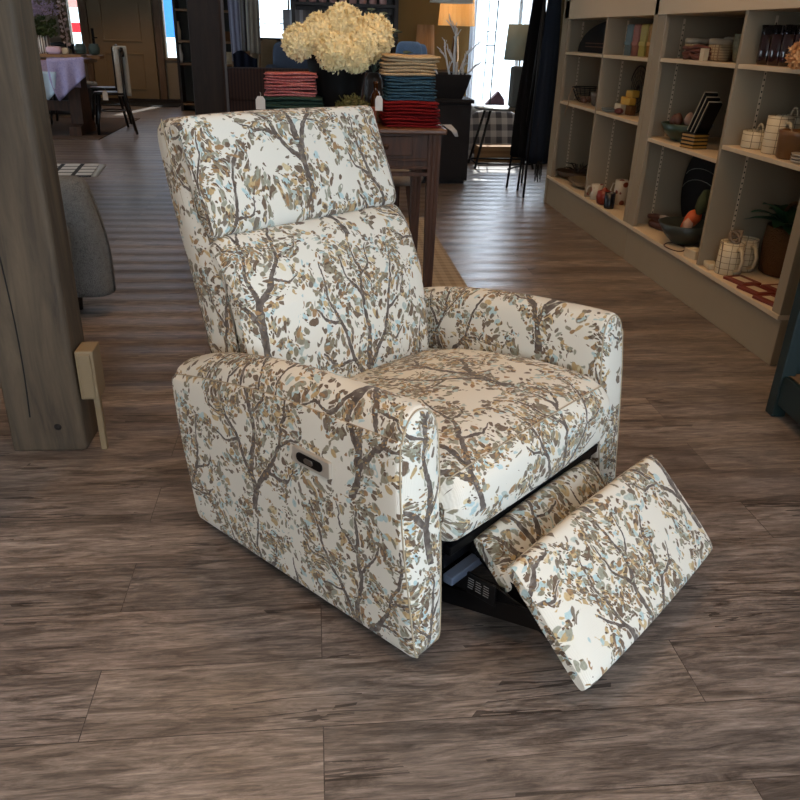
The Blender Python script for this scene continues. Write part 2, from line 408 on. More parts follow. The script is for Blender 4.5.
# ------------------------------------------------------------------ recliner
CH = thing('recliner_chair', 'cream power recliner printed with brown trees and leaves, footrest half open', 'armchair', (.189, 1.182, 0), math.radians(42.43))
SEAM_Z = [(0, .527), (.08, .522), (.27, .512), (.43, .500), (.6, .474), (.72, .452), (.82, .43)]
DOME = [(0, .050), (.06, .056), (.3, .056), (.6, .050), (.72, .040), (.80, .02)]
def yfront(z): return .004 + .058*max(0, (z-.05)/.5)**.9 + (.10*max(0, z-.56))
def yrear(z): return .758 + .038*(z-.05)/.4
def arm_mesh(side):
    """one arm: lofted shell of outer panel, domed top, inner panel; front and back faces"""
    s = 1 if side < 0 else -1
    X = (lambda o: o) if side < 0 else (lambda o: .876-o)
    rows = [0, .0015, .004, .008, .016]+[.016+(.968)*k/32 for k in range(1, 32)]+[.984, .992, .996, .9985, 1]
    ring = []
    for t in rows:
        sz = smoothtab(t*.79, SEAM_Z); dm = smoothtab(t*.79, DOME)
        # outward o, height z; spline control points
        base = .044
        ctl = [(.012, base-.008), (.002, base+.008), (-.005, .17), (-.012, .30), (-.012, .42), (-.004, sz-.006), (.002, sz),
               (.009, sz+.4*dm), (.028, sz+.82*dm), (.055, sz+dm), (.085, sz+.86*dm), (.106, sz+.42*dm), (.114, sz-.015), (.115, sz-.06),
               (.114, .40), (.109, .25), (.099, .12), (.090, base+.012), (.078, base-.006)]
        pts = spline(ctl, 4)
        # rounding toward both ends
        e = min(t, 1-t)/.016
        k = 1 if e >= 1 else math.sqrt(max(0, 1-(1-e)**2))
        ins = .009*(1-k)
        cx = .055
        out = []
        for (o, z) in pts:
            dx = o-cx; o2 = cx + dx*(1-ins/.06)
            z2 = z - ins*max(0, min(1, (z-.3)/.25)) + ins*max(0, min(1, (.12-z)/.07))*.6
            out.append((o2, z2))
        ring.append(out)
    n = len(ring[0]); seam_i = 6*4
    V = []
    for t, out in zip(rows, ring):
        for (o, z) in out:
            y = yfront(z)+(yrear(z)-yfront(z))*t
            V.append((X(o), y, z))
    # arc lengths of a middle ring for uv
    mid = ring[len(rows)//2]; arc = [0]
    for a, b2 in zip(mid, mid[1:]): arc.append(arc[-1]+math.dist(a, b2))
    tot = arc[-1]
    F = []; U = []
    for j in range(len(rows)-1):
        for i in range(n):
            i2 = (i+1) % n
            f = [j*n+i, j*n+i2, (j+1)*n+i2, (j+1)*n+i]
            uu = []
            for (ii, jj) in ((i, j), (i2, j), (i2, j+1), (i, j+1)):
                y = V[jj*n+ii][1]; z = V[jj*n+ii][2]
                if i < seam_i: uu.append(((y*s)+3.05+.07*side, z+.12))
                else: uu.append((y*s+5.14-.11*side, (tot-arc[ii])+.02))
            if s < 0: f = f[::-1]; uu = uu[::-1]
            F.append(f); U.append(uu)
    m = MB(); m.add(V, F, U, True)
    # flat end panels with a slight swell, built row by row up the outline
    apex = max(range(n), key=lambda i: ring[0][i][1])
    for jj, sg in ((0, -1), (len(rows)-1, 1)):
        outer = [(V[jj*n+i][2], V[jj*n+i][0]) for i in range(apex+1)]
        inner = [(V[jj*n+i][2], V[jj*n+i][0]) for i in range(n-1, apex-1, -1)]
        zlo = max(outer[0][0], inner[0][0]); zhi = outer[-1][0]
        for L_ in (outer, inner):
            for q in range(1, len(L_)):
                if L_[q][0] <= L_[q-1][0]: L_[q] = (L_[q-1][0]+1e-6, L_[q][1])
        zs = [zlo+(zhi-zlo)*(1-(1-k/60)**1.8) for k in range(61)]
        K = 12; cv = []
        for z in zs:
            xa = lerp_tab(z, outer); xb = lerp_tab(z, inner)
            for k in range(K+1):
                f = k/K; e = min(z-zlo, zhi-z)/.05
                sw = .009*min(1, max(0, e))**.5*(1-(2*f-1)**4)
                yb = yfront(z) if sg < 0 else yrear(z)
                cv.append((xa+(xb-xa)*f, yb+sg*sw, z))
        cf = []; cu = []
        for r in range(60):
            for k in range(K):
                q = r*(K+1)+k; f = [q, q+1, q+K+2, q+K+1]
                if (sg > 0) != (s < 0): f = f[::-1]
                cf.append(f); cu.append([(cv[w_][0]+1.31+.21*side, cv[w_][2]+.06) for w_ in f])
        m.add(cv, cf, cu, True)
    # stitched seams: long seam under the dome and the outline of the front panel
    long_seam = [(V[j*n+seam_i][0]-.0005*s, V[j*n+seam_i][1], V[j*n+seam_i][2]) for j in range(4, len(rows)-3)]
    front_seam = [(V[1*n+i][0], V[1*n+i][1]-.0005, V[1*n+i][2]) for i in range(0, n-1)]
    return m, long_seam, front_seam
SEAM = clothm('seam_welt_fabric', (176, 160, 134), 500, bmp=.2)
for side in (-1, 1):
    m, ls, fs = arm_mesh(side)
    arm = m.build('armrest', FAB, CH)
    w = MB(); w.tube(ls, .0015, 6); w.tube(fs, .0019, 6); w.build('seam', SEAM, arm)
    if side < 0: ARM_L = arm

# seat cushion: profile in (y, z) swept across x with rounded ends
def seat_pt(u, v):
    # u across 0..1, v around profile 0..1
    prof = SEATP; i = v*(len(prof)-1); a = int(min(i, len(prof)-2)); f = i-a
    y = prof[a][0]*(1-f)+prof[a+1][0]*f; z = prof[a][1]*(1-f)+prof[a+1][1]*f
    e = min(u, 1-u)*.64/.030
    k = 1 if e >= 1 else math.sqrt(max(0, 1-(1-e)**2))
    cy, cz = .28, .34
    ky = 1-(1-k)*.10; kz = 1-(1-k)*.42
    crown = math.sin(PI*u)**.7
    zz = cz+(z-cz)*kz + (crown-.75)*.018*(1 if z > .36 else .2)
    yy = cy+(y-cy)*ky - (crown-.6)*.012*(1 if y < .05 else 0)
    return (.104+.656*u, yy, zz)
SEATP = spline([(.66, .27), (.30, .258), (.06, .256), (.014, .264), (-.004, .29), (-.010, .34), (-.006, .385), (.010, .412), (.035, .430), (.10, .442), (.25, .438), (.40, .415), (.53, .385), (.66, .345)], 5)
sarc = [0]
for a, b2 in zip(SEATP, SEATP[1:]): sarc.append(sarc[-1]+math.dist(a, b2))
def seat_uv(u, v):
    i = v*(len(SEATP)-1); a = int(min(i, len(SEATP)-2)); f = i-a
    s_ = sarc[a]*(1-f)+sarc[a+1]*f
    return (.64*u+7.03, s_+.13)
nsp = len(SEATP)-1
m = MB(); m.grid(seat_pt, 48, nsp, seat_uv)
for u in (0, 1):
    rg = [seat_pt(u, k/nsp) for k in range(nsp+1)]; c = tuple(sum(p[i] for p in rg)/len(rg) for i in range(3))
    fs_ = [(k, k+1, len(rg)) for k in range(nsp)]+[(nsp, 0, len(rg))]
    if u == 1: fs_ = [f[::-1] for f in fs_]
    m.add(rg+[c], fs_, [[((rg+[c])[q][1]+2.4, (rg+[c])[q][2]) for q in f] for f in fs_], True)
seat = m.build('seat', FAB, CH)
# seam between top and front of the seat
sv = 7.7*5/nsp
w = MB(); w.tube([tuple(Vector(seat_pt(k/48, sv))+Vector((0, -.001, .001))) for k in range(1, 48)], .0016, 6); w.build('seam', SEAM, seat)

# back: front line F(s) in (y, z), shell behind, two padded cushions in front
BX0, BX1 = .106, .742
FR = spline([(.580, .32), (.600, .45), (.635, .60), (.680, .70), (.724, .772), (.772, .87), (.818, .97), (.836, 1.022)], 6)
RR = spline([(.74, .22), (.78, .38), (.825, .55), (.880, .70), (.915, .84), (.945, .96), (.945, 1.0)], 6)
def poly_at(P, t):
    i = t*(len(P)-1); a = int(min(i, len(P)-2)); f = i-a
    return P[a][0]*(1-f)+P[a+1][0]*f, P[a][1]*(1-f)+P[a+1][1]*f
def cushion(t0, t1, thick, off, uv0, bulge, endr=.03):
    """padded slab following the front line between t0 and t1"""
    A = [poly_at(FR, t0+(t1-t0)*k/24) for k in range(25)]
    L = [0]
    for a, b2 in zip(A, A[1:]): L.append(L[-1]+math.dist(a, b2))
    nrm = []
    for k in range(25):
        a = A[max(k-1, 0)]; b2 = A[min(k+1, 24)]; dy, dz = b2[0]-a[0], b2[1]-a[1]; l = math.hypot(dy, dz)
        nrm.append((-dz/l, dy/l))   # toward the sitter
    # closed profile around the slab: angle param
    prof = []
    N = 72
    for q in range(N):
        a = 2*PI*q/N
        c, s_ = math.cos(a), math.sin(a)
        ex = .34
        pt = (math.copysign(abs(s_)**ex, s_)*.5+.5, math.copysign(abs(c)**.62, c))    # along, through (1 = front)
        prof.append(pt)
    W = BX1-BX0
    def pt(u, v):
        q = v*N % N; i = int(q) % N; f = q-int(q); j = (i+1) % N
        al = prof[i][0]*(1-f)+prof[j][0]*f; th = prof[i][1]*(1-f)+prof[j][1]*f
        k = al*24; a = int(min(k, 23)); g = k-a
        y = A[a][0]*(1-g)+A[a+1][0]*g; z = A[a][1]*(1-g)+A[a+1][1]*g
        ny = nrm[a][0]*(1-g)+nrm[a+1][0]*g; nz = nrm[a][1]*(1-g)+nrm[a+1][1]*g
        e = min(u, 1-u)*W/endr
        kk = 1 if e >= 1 else math.sqrt(max(0, 1-(1-e)**2))
        bl = bulge*(math.sin(PI*u)**.6)*(math.sin(PI*min(max(al, 0), 1))**.6)
        h = (th*.5)*thick*(.25+.75*kk) + (bl if th > 0 else 0)
        # shrink along at the ends
        dz_ = (al-.5)*L[-1]*(kk-1)*.10
        return (BX0+W*u, y + ny*(h+off) , z + nz*(h+off) + dz_)
    def uvf(u, v):
        q = v*N % N; i = int(round(q)) % N
        e = min(u, 1-u)*W/endr; kk = 1 if e >= 1 else math.sqrt(max(0, 1-(1-e)**2))
        return (uv0[0]+W*u+(-1 if u < .5 else 1)*(1-kk)*thick*.45, uv0[1]+prof[i][0]*L[-1]+(0 if prof[i][1] > 0 else .07))
    m = MB(); m.grid(pt, 44, N, uvf)
    # side caps
    for u in (0, 1):
        ring = [pt(u, k/N) for k in range(N)]
        c = tuple(sum(p[i] for p in ring)/N for i in range(3))
        vs = ring+[((p[0]), (p[1]*.5+c[1]*.5), (p[2]*.8+c[2]*.2)) for p in ring]+[c]
        fs = [(k, (k+1) % N, N+(k+1) % N, N+k) for k in range(N)]+[(N+k, N+(k+1) % N, 2*N) for k in range(N)]
        if u == 1: fs = [f[::-1] for f in fs]
        m.add(vs, fs, [[(vs[q][1]+2.17, vs[q][2]+.1) for q in f] for f in fs], True)
    return m
back = None
lum = cushion(.0, .575, .085, -.035, (9.045, .03), .016).build('back_cushion', FAB, CH)
head = cushion(.565, 1.0, .085, -.032, (11.09, .12), .018).build('headrest', FAB, CH)
# shell behind the cushions
def shell():
    N = 30
    fr = [poly_at(FR, k/N) for k in range(N+1)]; rr = [poly_at(RR, k/N) for k in range(N+1)]
    prof = [(y+.035, z-.004) for y, z in fr]
    top = [(fr[-1][0]+.05, 1.018), (fr[-1][0]+.080, 1.012)]
    prof = prof[:-1]+top+rr[::-1]
    # smooth outline a little
    for _ in range(3):
        prof = [prof[0]]+[((a[0]+2*b[0]+c[0])/4, (a[1]+2*b[1]+c[1])/4) for a, b, c in zip(prof, prof[1:], prof[2:])]+[prof[-1]]
    n = len(prof); arc = [0]
    for a, b2 in zip(prof, prof[1:]): arc.append(arc[-1]+math.dist(a, b2))
    us = [0, .004, .012, .025, .045, .08, .2, .35, .5, .65, .8, .92, .955, .975, .988, .996, 1]
    cy, cz = sum(p[0] for p in prof)/n, sum(p[1] for p in prof)/n
    V = []
    for u in us:
        e = min(u, 1-u)/.045
        k = 1 if e >= 1 else math.sqrt(max(0, 1-(1-e)**2))
        for (y, z) in prof:
            dy, dz = cy-y, cz-z; l = math.hypot(dy, dz)+1e-6; q = .018*(1-k)
            V.append((BX0+.006+(BX1-BX0-.012)*u, y+dy/l*q, z+dz/l*q + .006*math.sin(PI*u)*(1 if z > .99 else 0)))
    F = []; U = []
    for j in range(len(us)-1):
        for i in range(n):
            i2 = (i+1) % n; f = [j*n+i, (j+1)*n+i, (j+1)*n+i2, j*n+i2]
            F.append(f); U.append([(V[q][0]+13.2, arc[q % n]) for q in f])
    m = MB(); m.add(V, F, U, True)
    # side faces as strips between the front and rear lines
    for u, j in ((0, 0), (1, len(us)-1)):
        ring = V[j*n:(j+1)*n]; x = ring[0][0]
        h = N+1
        K = 8; vs = []
        for i in range(h):
            a = ring[i]; b2 = ring[n-1-i]
            for k in range(K+1):
                f = k/K; bul = .010*math.sin(PI*f)*(math.sin(PI*min(1, (i+1)/(h)))**.3)
                vs.append((x+(-bul if u == 0 else bul), a[1]*(1-f)+b2[1]*f, a[2]*(1-f)+b2[2]*f))
        fs = []
        for i in range(h-1):
            for k in range(K):
                q = i*(K+1)+k; f = (q, q+1, q+K+2, q+K+1)
                fs.append(f[::-1] if u == 1 else f)
        m.add(vs, fs, [[(vs[q][1]*(1 if u else -1)+15.4, vs[q][2]+.17) for q in f] for f in fs], True)
    return m, V, n, us, prof
m, SV, sn, sus, sprof = shell()
sh = m.build('back_shell', FAB, CH)
# seam running down the middle of the shell's side and round its top
for xx, sg in ((BX0-.003, -1), (BX1+.003, 1)):
    N = 30; pts = []; w = MB()
    for k in range(4, N+1):
        a = poly_at(FR, k/N); b2 = poly_at(RR, k/N); f = .44
        pts.append((xx-sg*.0015, (a[0]+.035)*(1-f)+b2[0]*f, a[1]*(1-f)+b2[1]*f-.004))
    w.tube(pts, .0018, 6)
    w.build('seam', SEAM, sh)

# body between the arms, under and behind the seat
m = MB(); m.box(.12, .04, .225, .755, .72, .270); m.box(.12, .71, .06, .755, .735, .42)
m.build('seat_frame', BLK, CH, bevel=.004)

def pad(P1, P2, x0, x1, thick, uvo, name, crown=.01, rnd=.5, along=24):
    """upholstered flap from P1 to P2 (y, z), thickness behind"""
    d = Vector((0, P2[0]-P1[0], P2[1]-P1[1])); L = d.length; d.normalize()
    nrm = Vector((0, d.z, -d.y)); nrm = nrm if nrm.z > 0 else -nrm
    O = Vector((0, P1[0], P1[1])); N = 64; W = x1-x0
    prof = []
    for q in range(N):
        a = 2*PI*q/N; c, s_ = math.cos(a), math.sin(a)
        prof.append((.5+.5*math.copysign(abs(s_)**.28, s_), math.copysign(abs(c)**rnd, c)))
    def pt(u, v):
        i = int(round(v*N)) % N; al, th = prof[i]
        e = min(u, 1-u)*W/(thick*.5)
        kk = 1 if e >= 1 else math.sqrt(max(0, 1-(1-e)**2))
        cr = crown*(math.sin(PI*u)**.5)*(math.sin(PI*al)**.5 if 0 < al < 1 else 0)
        h = th*thick/2*(.45+.55*kk)+(cr if th > 0 else 0)
        bow = .006*math.sin(PI*u)
        return tuple(O + d*(L*(.5+(al-.5)*(.985+.015*kk)) + (bow if al > .5 else -bow)*abs(2*al-1)) + nrm*(h-thick/2) + Vector((x0+W*u, 0, 0)))
    def uvf(u, v):
        i = int(round(v*N)) % N; return (uvo[0]+W*u, uvo[1]-prof[i][0]*L + (.05 if prof[i][1] < 0 else 0))
    m = MB(); m.grid(pt, 40, N, uvf)
    for u in (0, 1):
        ring = [pt(u, k/N) for k in range(N)]; c = tuple(sum(p[i] for p in ring)/N for i in range(3))
        vs = ring+[c]; fs = [(k, (k+1) % N, N) for k in range(N)]
        if u == 1: fs = [f[::-1] for f in fs]
        m.add(vs, fs, [[(vs[q][1]+2.6, vs[q][2]+.1) for q in f] for f in fs], True)
    return m.build(name, FAB, CH)
pad((-.128, .278), (-.324, .087), .140, .767, .05, (17.06, .29), 'footrest_panel', .012)
pad((-.000, .248), (-.095, .156), .208, .685, .052, (19.2, .24), 'footrest_flap', .008, .8)

# reclining mechanism
RAIL = plain('dark_rail_steel', (22, 24, 28), .35, .8, bmp=0)
RAIL2 = plain('highlit_rail_steel', (120, 135, 160), .35, .7, bmp=0)  # pale blue-grey paints the highlight on the dark rail into the colour
m = MB(); m.box(.125, .035, .185, .75, .06, .222); m.box(.125, .02, .224, .75, .10, .248)
m.build('front_rail', RAIL, CH, bevel=.002)
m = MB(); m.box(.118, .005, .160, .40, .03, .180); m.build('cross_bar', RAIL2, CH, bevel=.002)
def flatbar(m, x, p, q, w=.028, t=.005):
    a = Vector((x, p[0], p[1])); b2 = Vector((x, q[0], q[1])); d = (b2-a).normalized(); n = Vector((0, -d.z, d.y))*w/2
    X = Vector((t/2, 0, 0)); a = a-d*w/2; b2 = b2+d*w/2
    V = [a-n-X, b2-n-X, b2+n-X, a+n-X, a-n+X, b2-n+X, b2+n+X, a+n+X]
    m.add(V, [(0, 1, 2, 3), (7, 6, 5, 4), (0, 4, 5, 1), (1, 5, 6, 2), (2, 6, 7, 3), (3, 7, 4, 0)])
for i, (xx, sx) in enumerate(((.20, 1), (.665, -1))):
    m = MB()
    flatbar(m, xx, (.12, .12), (-.06, .135)); flatbar(m, xx+.008*sx, (.10, .075), (-.09, .09))
    flatbar(m, xx+.016*sx, (.0, .19), (-.17, .09), .03); flatbar(m, xx-.008*sx, (-.06, .135), (-.25, .10), .03)
    flatbar(m, xx-.02*sx, (-.14, .207), (-.27, .088), .026); flatbar(m, xx, (.12, .21), (.02, .09), .04)
    flatbar(m, xx+.02*sx, (.10, .20), (-.01, .19), .03)
    flatbar(m, xx-.012*sx, (.10, .055), (-.16, .125), .045)
    lk = m.build('footrest_linkage', BLK, CH, bevel=.001)
    m = MB(); m.tube([(xx-.03, -.262, .092), (xx+.03, -.262, .092)], .009, 12); m.build('bumper', BLK, lk)
    if i == 0:
        m = MB(); m.box(xx-.030, -.07, .118, xx-.024, .05, .168); pl = m.build('label_plate', BLK, CH, bevel=.001)
        m = MB()
        for r in range(5):
            for q in range(3): m.box(xx-.0312, -.055+q*.020+random.uniform(0, .004), .132+r*.006, xx-.0302, -.055+q*.020+.015, .1335+r*.006)
        m.build('label_print', plain('pale_print', (110, 110, 110), bmp=0), pl)
m = MB(); x0, x1 = .16, .72
m.box(x0, .12, 0, x0+.03, .70, .045); m.box(x1-.03, .12, 0, x1, .70, .045); m.box(x0, .12, .0, x1, .15, .045); m.box(x0, .67, 0, x1, .70, .045)
for a, b2 in ((x0+.01, .13), (x1-.035, .13), (x0+.01, .63), (x1-.035, .63)): m.box(a, b2, .045, a+.025, b2+.04, .23)
m.box(x0, .09, .05, x1, .12, .09)
m.build('base_frame', BLK, CH, bevel=.003)
m = MB(); m.tube([(.35, .16, .14), (.38, .05, .13), (.41, .02, .15), (.45, .06, .18)], .004); m.box(.27, .14, .10, .35, .42, .19); m.build('motor', BLK, CH, bevel=.004)

# switch plate let into the outer face of the left arm
CHR = plain('brushed_nickel', (188, 178, 164), .35, .35, bmp=0)
ZC, YC = .404, .282
m = MB()
def rrect(w, h, r, n=6):
    out = []
    for cx, cz, a0 in ((w/2-r, h/2-r, 0), (-w/2+r, h/2-r, PI/2), (-w/2+r, -h/2+r, PI), (w/2-r, -h/2+r, 3*PI/2)):
        for k in range(n+1):
            a = a0+PI/2*k/n; out.append((cx+r*math.cos(a), cz+r*math.sin(a)))
    return out
pl = MB().prism([(y+YC, z+ZC) for y, z in rrect(.112, .038, .004)], -.021, -.010, 'x').build('switch_plate', CHR, CH, bevel=.0015)
pl['label'] = 'brushed metal recline switch plate'
MB().prism([(y+YC+.002, z+ZC+.001) for y, z in rrect(.078, .022, .0105)], -.0235, -.020, 'x').build('switch_recess', BLK, pl, bevel=.001)
MB().prism([(y+YC+.002, z+ZC+.001) for y, z in rrect(.026, .012, .006)], -.0262, -.022, 'x').build('switch_button', plain('pewter_button', (120, 112, 104), .3, .7, bmp=0), pl, bevel=.001)

# ------------------------------------------------------------------ room
FLOOR = floor_mat()
OCH = plain('ochre_wall', (150, 118, 66), .8, var=.05, bmp=.05)
DOORC = plain('taupe_door_paint', (138, 116, 82), .45, var=.05, bmp=.05)
PALE = plain('pale_plaster', (150, 138, 120), .8, var=.04, bmp=.05)
CEIL = plain('ceiling_paint', (205, 198, 186), .8, var=.03, bmp=.05)
DARKW = woodm('dark_stained_wood', (30, 22, 18), (52, 40, 32), .5)
BEAM = woodm('weathered_beam', (56, 46, 35), (96, 81, 62), .75, 'z', 5, .5)
BEAM2 = woodm('dark_post_wood', (40, 28, 22), (66, 48, 38), .7)
WALN = woodm('walnut_console_wood', (46, 27, 16), (84, 52, 32), .65, 'z', 6)
WALNX = woodm('walnut_console_top', (70, 42, 24), (112, 74, 46), .35, 'x', 6)
OAK = woodm('oak_wood', (108, 78, 48), (146, 110, 72), .5, 'x', 6)
CAB = plain('greige_cabinet_paint', (150, 134, 110), .5, var=.03, bmp=.03)
WIRE = plain('black_wire', (14, 14, 15), .5, .3, bmp=0)
WHT = plain('white_ceramic', (226, 222, 212), .3, bmp=0)
struct('floor', MB().box(-6.5, -4.2, -.05, 3.6, 15.2, 0), FLOOR)
struct('ceiling', MB().prism([(-6.5, -4.2), (3.6, -4.2), (3.6, 10.02), (-.10, 10.02), (-.10, 15.0), (-6.5, 15.0)], 2.9, 3.0), CEIL)
def wall(name, axis, at, a0, a1, holes, mat, t=.12, z1=2.9):
    """wall slab in the plane axis=at, from a0 to a1, with rectangular openings (p0, p1, z0, z1)"""
    m = MB()
    def seg(p0, p1, q0, q1):
        if p1-p0 < 1e-4 or q1-q0 < 1e-4: return
        if axis == 'y': m.box(p0, at, q0, p1, at+t, q1)
        else: m.box(at, p0, q0, at+t, p1, q1)
    c = a0
    for (p0, p1, q0, q1) in sorted(holes):
        seg(c, p0, 0, z1); seg(p0, p1, 0, q0); seg(p0, p1, q1, z1); c = p1
    seg(c, a1, 0, z1)
    return struct(name, m, mat)
wall('wall_far', 'y', 14.8, -6.5, .3, [(-3.99, -3.82, .80, 2.2), (-2.45, -2.27, .72, 2.2), (-1.05, -.22, 1.08, 2.3)], PALE)
wall('wall_back', 'y', 9.9, -.22, 3.6, [(1.93, 3.0, .45, 2.5)], OCH)
wall('wall_partition', 'x', -.22, 9.9, 14.8, [], OCH)
wall('wall_left', 'x', -6.5, -4.2, 14.8, [(5.0, 9.5, .6, 2.5)], PALE)
wall('wall_right', 'x', 2.42, 1.0, 6.5, [], PALE)
wall('wall_right_far', 'x', 3.48, 6.5, 9.9, [], PALE)
wall('wall_right_return', 'y', 6.38, 2.42, 3.6, [], PALE)
wall('wall_right_near', 'x', 2.42, -4.2, 1.0, [(-3.2, .6, .4, 2.5)], PALE)
wall('wall_behind', 'y', -4.2, -6.5, 2.42, [(-3, 1.8, .5, 2.5)], PALE)
GL = glassm('window_glass')
def window(name, axis, at, p0, p1, q0, q1, mat, w=.045, cross=()):
    m = MB()
    def bx(a, b, c, d):
        if axis == 'y': m.box(a, at-.03, c, b, at+.05, d)
        else: m.box(at-.03, a, c, at+.05, b, d)
    bx(p0-w, p0, q0-w, q1+w); bx(p1, p1+w, q0-w, q1+w); bx(p0, p1, q0-w, q0); bx(p0, p1, q1, q1+w)
    for c in cross: bx(c-.015, c+.015, q0, q1)
    fr = m.build(name, mat, bevel=.004, kind='structure')
    g = MB()
    if axis == 'y': g.box(p0, at+.005, q0, p1, at+.011, q1)
    else: g.box(at+.005, p0, q0, at+.011, p1, q1)
    g.build('pane', GL, fr)
    return fr
window('window_1', 'y', 14.8, -3.99, -3.82, .80, 2.2, DOORC)
window('window_2', 'y', 14.8, -2.45, -2.27, .72, 2.2, DOORC)
window('window_3', 'y', 14.8, -1.05, -.22-.1, 1.08, 2.3, DARKW, .05, (-.36,))
window('window_4', 'y', 9.9, 1.93, 3.0, .45, 2.5, plain('white_window_paint', (205, 205, 205), .5, bmp=0), .05, (2.46,))
window('window_5', 'x', 2.42, -3.2, .6, .4, 2.5, DARKW, .05, (-1.9, -.6))
window('window_6', 'y', -4.2, -3, 1.8, .5, 2.5, DARKW, .05, (-1.4, .2))
window('window_7', 'x', -6.5, 5.0, 9.5, .6, 2.5, DARKW, .05, (6.5, 8))
# entrance door with two panels
m = MB(); m.box(-3.66, 14.70, .06, -2.62, 14.76, 2.15)
dr = m.build('door_1', DOORC, bevel=.004, kind='structure')
m = MB()
for z0, z1 in ((.20, .78), (.95, 2.0)):
    x0, x1 = -3.46, -2.82
    for a in ((x0, z0, x1, z0+.03), (x0, z1-.03, x1, z1), (x0, z0+.03, x0+.03, z1-.03), (x1-.03, z0+.03, x1, z1-.03)):
        m.box(a[0], 14.685, a[1], a[2], 14.705, a[3])
m.build('door_moulding', DOORC, dr, bevel=.006)
m = MB(); m.box(-3.63, 14.68, .90, -3.59, 14.71, 1.14); m.tube([(-3.61, 14.69, 1.0), (-3.61, 14.64, 1.0), (-3.53, 14.63, 1.0)], .011)
h = m.build('door_handle', BLK, dr); h['label'] = 'black lever handle on a long plate'
m = MB()
for a, b2 in ((-4.14, -4.05), (-3.78, -3.68), (-2.60, -2.49), (-2.23, -2.10)): m.box(a, 14.72, 0, b2, 14.80, 2.3)
m.box(-4.14, 14.72, 2.2, -2.10, 14.80, 2.34)
struct('trim_1', m, woodm('door_frame_wood', (96, 74, 52), (128, 100, 72), .5), .004)
struct('trim_2', MB().box(-4.2, 14.66, 0, -2.1, 14.80, .06), DARKW)
struct('baseboard_far', MB().box(-2.1, 14.76, 0, -.22, 14.80, .14), DARKW)
struct('baseboard_back', MB().box(-.22, 9.87, 0, 3.48, 9.9, .14), DARKW)
# daylight scenery beyond the door glass
m = tag(MB().box(-3.02, 18.0, 1.0, -2.72, 18.1, 3.4).build('outdoor_banner', plain('bright_blue_banner', (60, 140, 220), .5, bmp=0)), 'bright blue banner outside the right-hand sidelight of the door', 'banner')
m = tag(MB().box(-4.87, 18, 1.04, -4.64, 18.1, 1.22).build('outdoor_sign', plain('red_outdoor_sign', (225, 20, 35), .5, bmp=0)), 'red sign outside seen low through the sidelight left of the door', 'sign')
tag(MB().box(-5.2, 18.2, 1.50, -4.5, 18.3, 3.4).build('outdoor_awning', plain('salmon_awning', (225, 150, 140), .5, bmp=0)), 'salmon pink panel outside seen through the top of the left sidelight', 'panel')
struct('trim_3', MB().box(-14, 15.2, -.1, 10, 26, -.02), plain('outdoor_pavement', (200, 205, 210), .8, bmp=0))
# round stickers on the far window
for k, x in enumerate((-.79, -.47)):
    m = MB(); m.tube([(x+.085*math.cos(a*PI/12), 14.79, 1.30+.085*math.sin(a*PI/12)) for a in range(24)], .006, 6, closed=True)
    m.box(x-.05, 14.788, 1.295, x+.05, 14.792, 1.312)
    tag(m.build('window_sticker', plain(('rose_sticker_ink', 'blue_sticker_ink')[k], ((190, 110, 120), (120, 150, 190))[k], bmp=0)), ('round red-rimmed sticker on the far window pane', 'round blue-rimmed sticker on the far window pane, right of the red one')[k], 'sticker')

# ------------------------------------------------------------------ posts
m = MB(); m.prism([(-.935, 2.19), (-.725, 2.185), (-.715, 2.195), (-.712, 2.325), (-.935, 2.34)], 0, 2.9)
post = m.build('timber_post', BEAM, bevel=.008); tag(post, 'thick weathered grey-brown timber post in the left foreground, running to the ceiling', 'post')
m = MB(); m.tube([(-.875+.012*math.sin(z*5)+.02*z, 2.187, z) for z in [i*.06 for i in range(2, 30)]], [.0022]*28, 5)
m.build('crack', plain('dark_crack', (18, 14, 11), .9, bmp=0), post)
m = MB(); m.lathe([(.011, -.002), (.008, .0)], (0, 0, 0), 12)
k = m.build('knot', plain('dark_knot', (26, 20, 16), .9, bmp=0), post, (-.79, 2.184, .085)); k.rotation_euler.x = PI/2
m = MB(); m.prism([(-.825, 5.95), (-.615, 5.95), (-.60, 5.965), (-.60, 6.14), (-.825, 6.14)], 0, 2.9)
tag(m.build('timber_post', BEAM2, bevel=.006), 'dark brown timber post behind the recliner, left of the brown sofa', 'post')
SB = plain('beige_enclosure', (134, 116, 88), .5, var=.03, bmp=0)
t = thing('surge_box', 'beige outlet box fixed low on the side of the grey-brown foreground post', 'electrical box', (-.674, 2.21, .180))
MB().box(-.03, -.035, 0, .022, .05, .155).build('box_body', SB, t, bevel=.004)
MB().box(-.020, -.041, .008, .014, -.034, .147).build('box_cover', SB, t, bevel=.002)
m = MB().box(.0, -.018, -.183, .018, .004, .0); m.build('conduit', SB, t, bevel=.003)

# ------------------------------------------------------------------ grey armchair behind the post
GREY = clothm('grey_tweed', (140, 142, 142), 210, rgb2=(50, 54, 60), bmp=1, nscale=50)
def softbox(m, x0, y0, z0, x1, y1, z1, r=.05, p=.5, n=20):
    c = ((x0+x1)/2, (y0+y1)/2, (z0+z1)/2); h = ((x1-x0)/2, (y1-y0)/2, (z1-z0)/2)
    V = []; F = []
    for j in range(n+1):
        ph = -PI/2+PI*j/n
        for i in range(2*n):
            a = PI*i/n
            f = lambda q: math.copysign(abs(q)**p, q)
            V.append((c[0]+h[0]*f(math.cos(ph))*f(math.cos(a)), c[1]+h[1]*f(math.cos(ph))*f(math.sin(a)), c[2]+h[2]*f(math.sin(ph))))
    for j in range(n):
        for i in range(2*n):
            F.append((j*2*n+i, j*2*n+(i+1) % (2*n), (j+1)*2*n+(i+1) % (2*n), (j+1)*2*n+i))
    return m.add(V, F, smooth=True)
